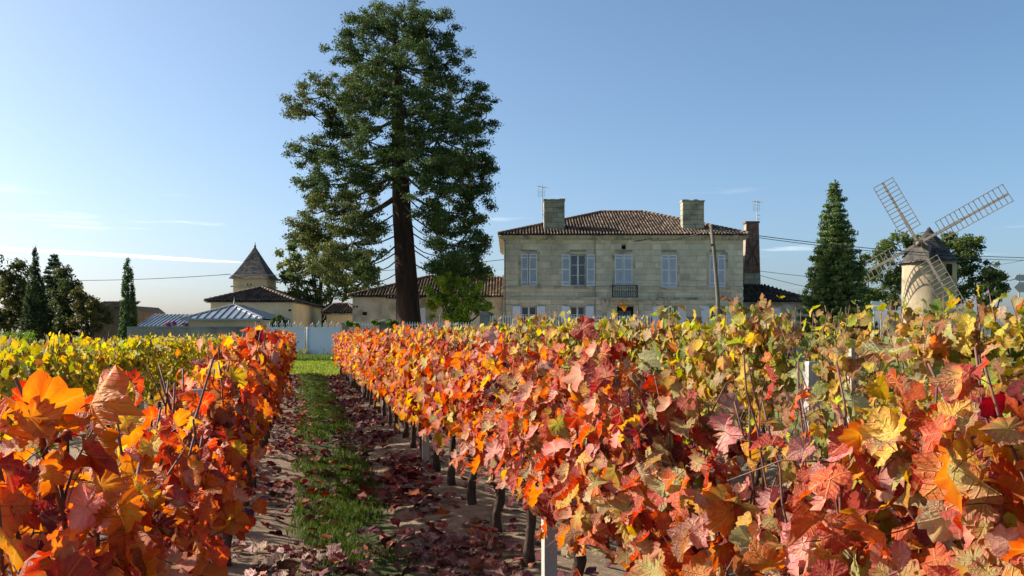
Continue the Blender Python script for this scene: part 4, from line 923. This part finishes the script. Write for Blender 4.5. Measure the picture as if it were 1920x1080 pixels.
# left group
broadleaf(15, 482, 70, [(5,520,28,36),(40,525,28,34),(12,570,34,36),(55,560,24,30),(0,600,40,26),(45,600,40,24)], 'olive broadleaf tree at the far left edge', [(0.085,0.09,0.03),(0.06,0.07,0.025),(0.12,0.115,0.04)], 251, 60, .22, cs=(.35,.65), dens=110)
broadleaf(130, 520, 66, [(125,555,30,34),(145,590,34,36),(105,600,40,30),(120,520,18,22)], 'dense blackish broadleaf tree between dark conifers and brown shrub', [(0.055,0.075,0.03),(0.075,0.09,0.035)], 255, 70, .2, cs=(.3,.55), dens=90)
broadleaf(172, 560, 64, [(165,575,24,24),(185,595,24,26),(160,608,30,22),(150,550,12,14)], 'loose brownish-green shrub left of the dark barn', [(0.12,0.105,0.035),(0.09,0.085,0.03),(0.16,0.13,0.04)], 261, 60, .17, 'shrub', 'autumn_shrub', cs=(.25,.45), dens=80)
hd = empty('clipped_hedge', (PX(25,61), 61, 0), 'bright green clipped low hedge at the left edge', 'hedge')
foliage('leaves', hd, [(x, 61+random.uniform(-.3,.3), z, .3,.3,.25) for x in np.arange(PX(-30,61), PX(70,61), .3) for z in (.3,.7,1.1,1.42)], 60, .1, [(0.15,0.24,0.03),(0.22,0.31,0.05)], M['foliage'], 265)

def conifer(px, pyt, Y, rbase, label, cols, seed, name='conifer_tree', power=.85, droop=.25, per=46, cs=.2, zlow=.3, size=.15, spacing=.30, wisp=.0, ragged=.2):
    base = Vector((PX(px,Y), Y, 0)); H = PZ(pyt,Y); t = empty(name, base, label, 'tree'); q = random.Random(seed); cl = []; lim = MB()
    z = zlow
    while z < H-.15:
        f = (z-zlow)/(H-zlow); R = rbase*(1-f)**power*min(1, .55+f*6); nb = max(3, int(2*math.pi*R/.42))
        for i in range(nb):
            a = 2*math.pi*(i+q.random())/nb; L = R*q.uniform(1-ragged*1.6, 1+ragged*.6); d = Vector((math.cos(a), math.sin(a), 0)); n = max(1, int(L/.34))
            for j in range(n):
                g = (j+1)/n
                if g < .3 and L > .9: continue
                c = base+d*L*g+Vector((0,0,z-droop*L*g+droop*.9*L*g*g))
                s = cs*q.uniform(.8,1.35)*(1.15-.25*g); cl.append((*c, s*1.2, s*1.2, s*.8))
            if q.random() < .5: lim.tube([base+Vector((0,0,z)), base+d*L*.6+Vector((0,0,z-droop*L*.45))], [.03,.012], 4)
        z += spacing*q.uniform(.8,1.2)*(1-.35*f)
    cl.append((*(base+Vector((0,0,H-.12))), .06,.06,.18))
    foliage('crown', t, cl, int(per*1.6), size*1.15, cols, M['needle'], seed+1, asp=.4)
    lim.tube([base+Vector((0,0,-.2)), base+Vector((0,0,H*.5)), base+Vector((0,0,H-.1))], [.05+rbase*.09,.03+rbase*.045,.01], 8); lim.build('trunk', M['bark2'], t, True)
conifer(1566, 337, 60, 2.35, 'tall pointed green conifer between annex and windmill', [(0.125,0.18,0.06),(0.17,0.22,0.068),(0.095,0.145,0.05)], 301, 'pointed_conifer', power=.8, spacing=.46, cs=.24, per=60, ragged=.32)
def column(px, pyt, Y, R, label, cols, seed, name='cypress_tree', power=.55, ragged=.1):
    base = Vector((PX(px,Y), Y, 0)); H = PZ(pyt,Y); t = empty(name, base, label, 'tree'); q = random.Random(seed); cl = []
    z = .15
    while z < H-.1:
        f = z/H; r_ = R*(1-f)**power*(.72+.28*min(1,f*5))
        for i in range(max(3, int(13*r_/.5))):
            a = q.uniform(0, 6.283); g = r_*(1-ragged*q.random()-.08) if q.random() < .75 else r_*q.random()
            cl.append((base.x+g*math.cos(a), Y+g*math.sin(a), z+q.uniform(-.12,.12), .13,.13,.27))
        z += .19
    foliage('crown', t, cl, 34, .14, cols, M['needle'], seed, up=.8, asp=.38)
    MB().tube([base+Vector((0,0,-.2)), base+Vector((0,0,H*.9))], [.12,.02], 8).build('trunk', M['bark2'], t, True)
column(240, 482, 60.3, .66, 'slim single cypress standing at the end of the grey wall', [(0.035,0.085,0.03),(0.055,0.11,0.03),(0.10,0.14,0.035)], 311)
column(66, 461, 63, 1.35, 'taller dark columnar conifer with pale green sprays at the left', [(0.05,0.075,0.028),(0.075,0.10,0.035),(0.035,0.055,0.024)], 321, 'columnar_conifer', .95, .35)
conifer(102, 476, 67, 1.9, 'dark ragged fir behind the columnar conifer at the left', [(0.04,0.065,0.034),(0.055,0.08,0.038)], 331, 'dark_fir', power=.75, spacing=.42, cs=.2, ragged=.4)

# ------------------------------------------------------------------ vine leaves
def leaf_shape(npt, seed, teeth=.05):
    """outline of a five-lobed vine leaf as polar radii about the petiole point, angle 0 = tip"""
    r = np.random.default_rng(seed); lob = [(0,1.0,.42),(58,.86,.42),(-58,.86,.42),(112,.66,.45),(-112,.66,.45),(155,.5,.4),(-155,.5,.4)]
    an = np.linspace(-172, 172, npt); rad = np.full(npt, .64)
    for a, R, w in lob:
        Rj = R*r.uniform(.93,1.07); rad = np.maximum(rad, Rj*(1-.30*np.minimum(1, np.abs(an-a)/(66*w))**2.0))
    rad = rad*np.where(np.abs(an) > 150, np.interp(np.abs(an), [150,172], [1,.62]), 1)
    if teeth: rad = rad*(1+teeth*np.where(np.arange(npt) % 2, 1, -1)*r.uniform(.5,1.3,npt))
    t = np.radians(an); return np.stack([np.sin(t)*rad, np.cos(t)*rad], -1), an, rad
def leaf_template(npt, seed, rings=1, petiole=False, curl=1.0):
    o, an, rad = leaf_shape(npt, seed); r = np.random.default_rng(seed+50); vein = np.exp(-np.minimum.reduce([np.abs(an-a) for a in (0,58,-58,112,-112)])/11.0)
    V = [[0,0,0]]; rim = [0.0]; vv = [1.0]; ring = []
    for k in range(rings):
        f = (k+1)/(rings) if rings == 1 else (.52, 1.0)[k]; ring.append(len(V))
        for (x, y), ve in zip(o, vein): V.append([x*f, y*f, 0]); rim.append(f); vv.append(ve)
    V = np.array(V, float); rim = np.array(rim); vv = np.array(vv)
    cu, fold, tw, droop = r.uniform(-.3,.55)*curl, r.uniform(.0,.4)*curl, r.uniform(-.35,.35)*curl, r.uniform(.1,.6)*curl
    rr_ = np.hypot(V[:,0], V[:,1])
    V[:,2] += cu*rr_**2*.8 + fold*np.abs(V[:,0])*.8 - droop*np.maximum(0, V[:,1])**2*.7 + tw*V[:,0]*V[:,1] - .07*vv*rim + .05*curl*np.sin(9*np.arctan2(V[:,0], V[:,1])+seed)*rr_
    if rings == 2: V[:,2] += curl*.05*np.sin(5*V[:,0]+seed)*np.cos(6*V[:,1]+seed*2)+curl*.06*np.sin(14*np.arctan2(V[:,0], V[:,1])+seed*3)*rim**2
    V *= .62                                        # about one unit from lobe to lobe
    F = [(0, 1+i, 2+i) for i in range(npt-1)]
    if rings == 2:
        a, b = ring
        for i in range(npt-1): F += [(a+i, b+i, b+i+1), (a+i, b+i+1, a+i+1)]
    if petiole:
        n0 = len(V); q = []
        for s, z in ((0,-.01), (.35,-.16), (.75,-.42)): q += [[-.012,-s*.55,z+.0],[.012,-s*.55,z],[0,-s*.55,z-.022]]
        V = np.vstack([V, q]); rim = np.append(rim, [-1]*9); vv = np.append(vv, [0]*9)
        for i in (0, 3):
            for k in range(3): F += [(n0+i+k, n0+i+(k+1) % 3, n0+i+3+(k+1) % 3), (n0+i+k, n0+i+3+(k+1) % 3, n0+i+3+k)]
    return V, np.array(F), rim, vv
CAT = {   # colour near the veins, colour of the margin
 'red': ((0.50,0.055,0.018),(0.34,0.022,0.018)), 'crimson': ((0.22,0.016,0.018),(0.12,0.008,0.016)), 'orange': ((0.66,0.22,0.022),(0.60,0.12,0.018)),
 'deeporange': ((0.62,0.13,0.018),(0.46,0.05,0.016)), 'pink': ((0.66,0.40,0.30),(0.52,0.17,0.13)), 'yellow': ((0.68,0.46,0.045),(0.60,0.30,0.03)),
 'gold': ((0.60,0.50,0.04),(0.55,0.42,0.03)), 'olive': ((0.34,0.33,0.07),(0.42,0.16,0.05)), 'lime': ((0.36,0.42,0.045),(0.46,0.42,0.05)), 'green': ((0.12,0.20,0.025),(0.20,0.25,0.04)),
 'pale': ((0.50,0.48,0.24),(0.48,0.36,0.18)), 'brown': ((0.33,0.16,0.05),(0.22,0.09,0.035)), 'blush': ((0.46,0.42,0.13),(0.50,0.15,0.08)) }
PAL = {'R1n': dict(red=.15,crimson=.05,orange=.14,deeporange=.16,pink=.15,yellow=.06,olive=.09,blush=.13,pale=.05,brown=.02),
       'R1m': dict(red=.21,crimson=.06,orange=.18,deeporange=.15,pink=.21,yellow=.09,pale=.07,olive=.05,blush=.07,brown=.03),
       'R1f': dict(red=.12,crimson=.05,orange=.30,deeporange=.20,pink=.11,yellow=.18,gold=.04,brown=.03),
       'L1': dict(red=.17,crimson=.06,orange=.35,deeporange=.24,pink=.06,yellow=.09,brown=.02),
       'L2': dict(gold=.42,lime=.30,yellow=.10,green=.13,brown=.03,pale=.02),
       'R2': dict(lime=.21,olive=.16,pale=.15,gold=.12,brown=.11,green=.12,yellow=.06,blush=.05,orange=.02)}
def vcol(A, B, rim, vv, seed=0):
    t = np.clip((rim-.25)/.75, 0, 1)**1.3*(1-.55*vv); c = np.array(A)[None]*(1-t[:,None])+np.array(B)[None]*t[:,None]
    c[rim < 0] = (0.30,0.05,0.045); return c
NEAR = {}
for ci_, (cn, (A, B)) in enumerate(CAT.items()):
    NEAR[cn] = []
    for s in range(5):
        V, F, rim, vv = leaf_template(31, 40+s+ci_*7, 2, True, 1.35)
        j = np.random.default_rng(900+s+ci_).uniform(.85,1.15,3)
        NEAR[cn].append(np_mesh('vine_leaf', V, F, M['leafnear'], vcol(np.array(A)*j, np.array(B)*j[::-1], rim, vv), True, V*[1,1,0]))
MID = [leaf_template(17, 300+s, 1, curl=1.25) for s in range(8)]
FINE = [leaf_template(23, 340+s, 2, curl=1.35) for s in range(10)]
FAR = [leaf_template(10, 400+s, 1, curl=.9) for s in range(6)]
def frames(nr, tip):
    nr = nr/np.linalg.norm(nr, axis=1, keepdims=True); tip = tip-nr*(tip*nr).sum(1, keepdims=True); tip /= np.linalg.norm(tip, axis=1, keepdims=True)
    return np.cross(tip, nr), tip, nr
def leaf_mesh(name, temps, pos, nr, tip, size, cats, mat, seed):
    r = np.random.default_rng(seed); X, T, N = frames(nr, tip); Vs, Fs, Cs = [], [], []; n0 = 0; ti = r.integers(0, len(temps), len(pos))
    names = list(CAT); A = np.array([CAT[c][0] for c in cats]); B = np.array([CAT[c][1] for c in cats])
    j = r.uniform(.78, 1.22, (len(pos),1))*r.uniform(.9,1.1,(len(pos),3)); A, B = A*j, B*j
    for k, (V, F, rim, vv) in enumerate(temps):
        m = np.where(ti == k)[0]
        if not len(m): continue
        W_ = pos[m,None,:]+size[m,None,None]*(V[None,:,0:1]*X[m,None,:]+V[None,:,1:2]*T[m,None,:]+V[None,:,2:3]*N[m,None,:])
        t = (np.clip((rim-.25)/.75,0,1)**1.3*(1-.55*vv))[None,:,None]
        Cs.append((A[m,None,:]*(1-t)+B[m,None,:]*t).reshape(-1,3)); Vs.append(W_.reshape(-1,3))
        Fs.append((F[None]+(np.arange(len(m))*len(V))[:,None,None]).reshape(-1,3)+n0); n0 += len(m)*len(V)
    return np_mesh(name, np.concatenate(Vs), np.concatenate(Fs), mat, np.concatenate(Cs), True)

# ------------------------------------------------------------------ vine rows
ORD = 'first second third fourth fifth sixth seventh eighth ninth tenth eleventh twelfth thirteenth fourteenth fifteenth sixteenth seventeenth eighteenth nineteenth twentieth'.split()
def ordinal(i):
    if i < 20: return ORD[i]
    if i == 29: return 'thirtieth'
    if i > 29: return 'thirty-'+ORD[i-30]
    return 'twenty-'+ORD[i-20]
ROWS = {  # start, end of Y, near limit for single leaves, top height, leaves, description
 'L1': (0.72, 32.0, 5.7, lambda y: 1.20+.20*min(1, max(0,(y-2)/6)), 520, 'orange-red vine in the row just left of the grass path'),
 'R1': (1.67, 32.0, 6.9, lambda y: 1.36+.10*min(1, max(0,(y-4)/5)), 590, 'red-leaved vine in the row just right of the grass path'),
 'L2': (5.6, 31.6, 0, lambda y: 1.36, 460, 'yellow-leaved vine in the yellow row behind the left red row'),
 'R2': (3.6, 31.6, 6.6, lambda y: 1.60+.02*math.sin(y*3.1)-.03*min(1, max(0, (4.8-y)/1)), 560, 'yellow-green vine in the row behind the right red row'),
 'L3': (12.5, 31.4, 0, lambda y: 1.35, 190, 'yellow vine in the second yellow row at the far left'),
 'R3': (6.4, 31.4, 0, lambda y: 1.62+.05*min(1, max(0, (12-y)/2)), 300, 'olive-yellow vine in the farthest row on the right')}
GRP = {k: 'vines of '+d for k, d in (('L1','the left red row'),('R1','the right red row'),('L2','the near yellow row'),('R2','the right yellow-green row'),('L3','the far yellow row'),('R3','the farthest right row'))}
D = np.array(DIR); PE = np.array(PER)
def bare(row, y, z):                              # fraction of leaves kept: thin stretches seen in the photograph
    k = 1.0
    if row == 'R1':
        k *= 1-.95*np.exp(-((y-2.66)/.33)**4)*np.clip((z-.88)/.15,0,1)
        k *= 1-.55*np.exp(-((y-4.9)/.35)**2)*np.clip((.8-z)/.2,0,1)
        k *= 1-.75*np.exp(-((y-1.95)/.13)**2)*np.clip((z-1.12)/.1,0,1)
    if row == 'R2': k *= (1-.93*np.exp(-((y-5.62)/.34)**4)*np.clip((z-.8)/.1,0,1))*np.ones_like(y); k *= 1-.8*np.exp(-((y-6.2)/.9)**2)*np.clip((1.12-z)/.25,0,1)
    if row == 'L1': k *= 1-.75*np.exp(-((y-3.6)/.5)**2)*np.clip((z-.98)/.15,0,1)
    return k
def pick_pal(row, y):
    if row == 'L1' or row == 'L3' and False: return PAL['L1']
    if row in ('L2','L3'): return PAL['L2']
    if row in ('R2','R3'): return PAL['R2']
    return PAL['R1n'] if y < 3.4 else PAL['R1m'] if y < 9 else PAL['R1f']
def make_vine(row, i, y):
    y0, y1, near, top, nl, desc = ROWS[row]; seed = abs(hash((row, i))) % 99991 if False else sum(map(ord, row))*131+i*17
    r = np.random.default_rng(seed); q = random.Random(seed)
    X = RU[row]+KX*y; base = Vector((X, y, float(gh(np.array(X), np.array(y)))))
    v = empty('grape_vine', base, desc+', '+ordinal(i)+' from the near end', 'vine', GRP[row])
    dist = y; close = dist < near; sides = 9 if dist < 10 else 5
    B = np.array(base); zt = top(y)-base.z; za = .46+q.uniform(-.05,.05)
    wob = lambda s: Vector((q.uniform(-s,s), q.uniform(-s,s), 0))
    n = 7 if dist < 12 else 4; pts = [base+Vector((0,0,-.06))]; lean = Vector(DIR)*q.uniform(-.1,.1)+Vector(PER)*q.uniform(-.05,.05)
    for k in range(1, n): pts.append(base+lean*(k/(n-1))+wob(.016)+Vector((0,0,za*k/(n-1))))
    tr = q.uniform(.026,.036); m = MB().tube(pts, [tr*(1.45 if k == 0 else 1.0+q.uniform(-.18,.22))*(1-.18*k/(n-1)) for k in range(n)], sides, ridge=.12, rk=3); m.build('trunk', M['vinewood'], v, True)
    top_ = pts[-1]; ends = []
    for sg in (-1, 1):
        e = top_+Vector(DIR)*sg*.44+Vector((0,0,q.uniform(-.03,.05))); ap = [top_-Vector((0,0,.03)), top_+Vector(DIR)*sg*.15+wob(.02)+Vector((0,0,.05)), top_+Vector(DIR)*sg*.3+wob(.02)+Vector((0,0,.04)), e]
        MB().tube(ap, [tr*.8,tr*.55,tr*.42,tr*.25], max(5, sides-2)).build('arm', M['vinewood'], v, True)
    # canes
    nc = 10 if dist < 12 else 7; canes = []
    cm = MB()
    for c in range(nc):
        s = -.47+.94*(c+q.uniform(.2,.8))/nc; st = np.array(top_)+D*s+np.array([0,0,.03]); hgt = zt-za+q.uniform(-.22,-.02)+(q.uniform(.05,.16) if q.random() < (.3 if row == 'L1' else .08) else 0)
        dr = D*q.uniform(-.30,.30)+PE*q.uniform(-.13,.13); ph1, ph2 = q.uniform(0,6.28), q.uniform(0,6.28)
        ts = np.linspace(0, 1, 8 if dist < 10 else 5)
        pp = np.array([st+dr*t+D*.045*math.sin(5*t+ph1)+PE*.035*math.sin(4*t+ph2)+D*.014*math.sin(17*t+ph2)+np.array([0,0,hgt*t]) for t in ts]); canes.append(pp)
        rad = np.linspace(.0048, .0027, len(ts))*(1.35 if row == 'L1' and dist < 8 else 1 if dist < 8 else 1.25)
        if close: 
            mb_ = MB().tube([Vector(p) for p in pp], list(rad), 6)
            if q.random() < .4:
                k = q.randint(3,6); e = Vector(pp[k])+Vector(DIR)*q.uniform(-.16,.16)+Vector(PER)*q.uniform(-.1,.1)+Vector((0,0,q.uniform(.05,.16))); mb_.tube([Vector(pp[k]), (Vector(pp[k])+e)/2+wob(.015), e], [.0035,.003,.002], 5)
            mb_.build('cane', M['cane'], v, True)
        else: cm.tube([Vector(p) for p in pp], list(rad), 4)
    if not close: cm.build('canes', M['cane'], v, True)['kind'] = 'stuff'
    # tangle of thin laterals low in the canopy
    tm = MB()
    for c in range(26 if close else 8 if dist < 14 else 0):
        cp = canes[q.randrange(nc)]; k = q.randrange(len(cp)-2); a = Vector(cp[k]); b = a+Vector(DIR)*q.uniform(-.22,.22)+Vector(PER)*q.uniform(-.22,.22)+Vector((0,0,q.uniform(-.2,.12)))
        tm.tube([a, (a+b)/2+Vector((0,0,.03))+wob(.02), b], [.0028,.0022,.0014], 4)
    if tm.v: tm.build('laterals', M['cane'], v, True)['kind'] = 'stuff'
    # leaves
    N = nl if dist < 14 else int(nl*.8)
    if close: N = int(nl*(.58 if row == 'L1' and dist < 4.2 else .72 if row == 'L1' else .9))
    ci = r.integers(0, nc, N); t = r.uniform(.10 if row == 'L1' else .0, 1.0, N)**(.68 if row == 'L1' else .78); CC = np.array(canes); f = t*(CC.shape[1]-1); k0 = np.minimum(f.astype(int), CC.shape[1]-2); fr = (f-k0)[:,None]
    p = CC[ci,k0]*(1-fr)+CC[ci,k0+1]*fr
    side = np.where(r.uniform(0,1,N) < .5, -1., 1.); off = np.abs(r.normal(.065 if row == 'L1' else .085, .06 if row == 'L1' else .075, N))*(1-.25*t)
    out = PE[None]*side[:,None]
    p = p+out*off[:,None]+D[None]*r.normal(0,.07,(N,1)); p[:,2] += r.normal(-.03,.05,N)
    low = r.uniform(0,1,N) < .07; p[low,2] -= r.uniform(.05,.2,low.sum())
    p[:,2] = np.minimum(p[:,2], B[2]+zt+.03+r.uniform(0,.05,N))
    keep = r.uniform(0,1,N) < bare(row, p[:,1], p[:,2]); p, side, out, t = p[keep], side[keep], out[keep], t[keep]; N = len(p)
    nr = out*r.uniform(.35,1.1,(N,1))+np.array([0,0,1.])*r.uniform(-.1,.75,(N,1))+r.normal(0,.42,(N,3))
    tip = np.array([0,0,-1.])*r.uniform(.3,1.1,(N,1))+out*r.uniform(-.1,.6,(N,1))+r.normal(0,.42,(N,3))
    size = np.clip(r.normal(.091, .026, N), .045, .155)*(1.06-.2*t)
    pal = pick_pal(row, y); cn = list(pal); pw = np.array([pal[c] for c in cn]); pw = pw/pw.sum()
    # neighbouring leaves of one vine share a tone
    pw = pw*r.uniform(.3,2.0,len(pw)); pw /= pw.sum(); cats = [cn[k] for k in r.choice(len(cn), N, p=pw)]
    if close:
        Xa, T, Nn = frames(nr, tip); loc = p-B
        cs_ = 1. if row[0] == 'L' else -1.; pick = np.argsort(-((side == cs_)*.5+size*6+.3*r.uniform(0,1,N)))
        sel_, rest = pick[:250], pick[250:]
        if len(rest): o = link('foliage', leaf_mesh('foliage', FINE, loc[rest], nr[rest], tip[rest], size[rest], [cats[k] for k in rest], M['leaf'], seed+1), v); o['kind'] = 'stuff'
        for k in sel_:
            ms = NEAR[cats[k]]; o = bpy.data.objects.new('leaf', ms[q.randrange(5)]); COL.objects.link(o); o.parent = v
            o.rotation_mode = 'QUATERNION'; mt = Matrix((Xa[k], T[k], Nn[k])).transposed(); o.rotation_quaternion = mt.to_quaternion()
            o.location = loc[k]; o.scale = (size[k]*r.uniform(.82,1.12), size[k], size[k]*r.uniform(.8,1.5))
    else:
        me = leaf_mesh('foliage', MID if dist < 16 else FAR, p-B, nr, tip, size, cats, M['leaf'], seed+1); o = link('foliage', me, v); o['kind'] = 'stuff'
    return v
for row in ('L1','R1','L2','R2','L3','R3'):
    y0, y1 = ROWS[row][:2]; ph_ = 5.58 if row in ('L1','R1') else 5.58+.31*list(ROWS).index(row)
    ph_ = ph_ % .976; ys_ = [ph_+.976*k for k in range(60) if y0-.3 <= ph_+.976*k <= y1]
    for i, y in enumerate(ys_): make_vine(row, i, y)
    # posts and wires
    label_row = {'L1':'the left red row','R1':'the right red row','L2':'the near yellow row at left','R2':'the yellow-green row at right','L3':'the far yellow row at left','R3':'the farthest right row'}[row]
    py = {'L1':[4.15+.0,9.5,14.6,19.7,24.8,32.3],'R1':[5.16,10.3,15.4,20.5,25.6,32.3],'L2':[8.2,13.3,18.4,23.5,32.0],'R2':[5.85,10.9,16.0,21.1,26.2,32.0],'L3':[14,19,24,31.8],'R3':[8.5,13.5,18.5,23.5,31.8]}[row]
    ht = {'R2':1.235,'R3':1.3}.get(row, 1.16)
    for i, y in enumerate(py):
        X = RU[row]+KX*y; zg = float(gh(np.array(X), np.array(y))); w_ = .035
        c = Vector((X, y, 0)); hx_, hy_ = Vector(PER)*w_, Vector(DIR)*w_
        vs = [c+a*hx_+b*hy_+Vector((0,0,z)) for z in (zg-.1, ht-.02) for a, b in ((-1,-1),(1,-1),(1,1),(-1,1))]+[c+a*hx_*.8+b*hy_*.8+Vector((0,0,ht)) for a, b in ((-1,-1),(1,-1),(1,1),(-1,1))]
        mb_ = MB().add(vs, [(0,3,2,1),(0,1,5,4),(1,2,6,5),(2,3,7,6),(3,0,4,7),(4,5,9,8),(5,6,10,9),(6,7,11,10),(7,4,8,11),(8,9,10,11)])
        o = mb_.build('vine_post', M['post'], None); tag(o, 'square grey timber post in '+label_row+', '+ordinal(i)+' from the near end', 'post', 'trellis posts')
    for wz, wn_ in ((.52,'lower'), (.88,'middle'), (1.14,'upper')):
        ya_ = py[0]; pts = [Vector((RU[row]+KX*y+.036, y, wz+.008*math.sin(y*1.3))) for y in np.linspace(ya_, py[-1], 30)]
        tag(MB().tube(pts, .0022, 5).build('trellis_wire', M['wire'], None, True), wn_+' trellis wire stretched along '+label_row, 'wire', 'trellis wires')

# ------------------------------------------------------------------ fallen leaves
FC = {'fcrim': ((0.16,0.016,0.026),(0.09,0.012,0.022)), 'fred': ((0.32,0.04,0.026),(0.20,0.02,0.02)), 'fpurp': ((0.13,0.035,0.055),(0.085,0.02,0.035)), 'fbrown': ((0.22,0.11,0.06),(0.14,0.065,0.04)), 'fpink': ((0.38,0.19,0.15),(0.28,0.10,0.09)), 'forange': ((0.52,0.15,0.025),(0.40,0.08,0.02))}
CAT.update(FC); fn = list(FC); fp = np.array([.27,.26,.12,.17,.12,.06])
r = np.random.default_rng(77); pos = []
def scat(n, um, us_, ya, yb, pw=1.4):
    y = ya+(yb-ya)*r.uniform(0,1,n)**pw; u = r.normal(um, us_, n); x = u+KX*y; k = r.uniform(0,1,n) < .55+.75*lump(x, y, 3.3, 61); return np.stack([x[k], y[k]], -1)
P2 = np.concatenate([scat(3300,.98,.20,3.2,32.3), scat(2100,-.16,.20,3.2,32.3), scat(900,.4,.28,4,32.3), scat(900,1.5,.35,2.0,31), scat(500,-.8,.35,2,31), scat(700,2.4,.4,3,30)])
n = len(P2); z = gh(P2[:,0], P2[:,1]); g_ = np.abs((P2[:,0]-KX*P2[:,1])-.35) < .36
Pp = np.stack([P2[:,0], P2[:,1], z+r.uniform(.012,.035,n)+.03*g_], -1)
nr = r.normal(0,.38,(n,3)); nr[:,2] = 1; tip = r.normal(0,1,(n,3)); tip[:,2] *= .2; size = np.clip(r.normal(.085,.025,n), .04, .14); cats = np.array(fn)[r.choice(len(fn), n, p=fp)]
vis = (P2[:,1] > 5.2) & (np.abs(P2[:,0]-KX*P2[:,1]-.4) < 1.0); order = np.argsort(np.where(vis, P2[:,1], 99)); nearI, farI = order[:300], order[300:]
LIT = {}
for i, c in enumerate(fn):
    LIT[c] = []
    for s_ in range(4):
        V, F, rim, vv = leaf_template(23, 600+s_+5*i, 2, curl=1.3); LIT[c].append(np_mesh('fallen_leaf', V, F, M['litternear'], vcol(*FC[c], rim, vv), True, V*[1,1,0]))
Xa, T, Nn = frames(nr, tip)
for k in nearI:
    o = bpy.data.objects.new('fallen_leaf', LIT[cats[k]][int(k) % 4]); COL.objects.link(o); o.parent = soil
    o.rotation_mode = 'QUATERNION'; o.rotation_quaternion = Matrix((Xa[k], T[k], Nn[k])).transposed().to_quaternion(); o.location = Pp[k]; o.scale = (size[k],)*3
LT = [leaf_template(13, 700+s, 1, curl=1.3) for s in range(8)]
me = leaf_mesh('leaf_litter', LT, Pp[farI], nr[farI], tip[farI], size[farI], list(cats[farI]), M['litter'], 5)
tag(link('leaf_litter', me), 'dark red fallen vine leaves strewn on the soil along both rows', 'leaf litter', kind='stuff')

# ------------------------------------------------------------------ contrail, high and far behind everything
Yv = 14000.0
m = bpy.data.materials.new('ice_cloud'); m.use_nodes = True; N, Lk = m.node_tree.nodes, m.node_tree.links; N.remove(N['Principled BSDF'])
df = N.new('ShaderNodeBsdfDiffuse'); df.inputs['Color'].default_value = (.95,.95,.95,1); tr_ = N.new('ShaderNodeBsdfTranslucent'); tr_.inputs['Color'].default_value = (.95,.95,.95,1); tp_ = N.new('ShaderNodeBsdfTransparent')
ad = N.new('ShaderNodeAddShader'); Lk.new(df.outputs[0], ad.inputs[0]); Lk.new(tr_.outputs[0], ad.inputs[1])
ms = N.new('ShaderNodeMixShader'); nz_ = N.new('ShaderNodeTexNoise'); nz_.inputs['Scale'].default_value = .0025; nz_.inputs['Detail'].default_value = 5
ge = N.new('ShaderNodeNewGeometry'); Lk.new(ge.outputs['Position'], nz_.inputs['Vector'])
mr = N.new('ShaderNodeMapRange'); mr.inputs['From Min'].default_value = .2; mr.inputs['From Max'].default_value = .6; mr.inputs['To Min'].default_value = .22; mr.inputs['To Max'].default_value = .5; Lk.new(nz_.outputs['Fac'], mr.inputs['Value'])
Lk.new(mr.outputs[0], ms.inputs[0]); Lk.new(tp_.outputs[0], ms.inputs[1]); Lk.new(ad.outputs[0], ms.inputs[2]); Lk.new(ms.outputs[0], N['Material Output'].inputs['Surface'])
q = random.Random(9); mb_ = MB(); n = 40
pts = [P(-500+1000*i/n, 437+1000*i/n*.058+q.uniform(-.3,.3), Yv) for i in range(n+1)]
mb_.tube(pts, [max(1., (4.2-1.2*i/n+q.uniform(-.25,.25))*Yv/FPX*min(1,(n-i)/6)) for i in range(n+1)], 10)
ct = mb_.build('contrail', m, None, True); tag(ct, 'long thin white contrail low over the left horizon', 'contrail', kind='stuff')
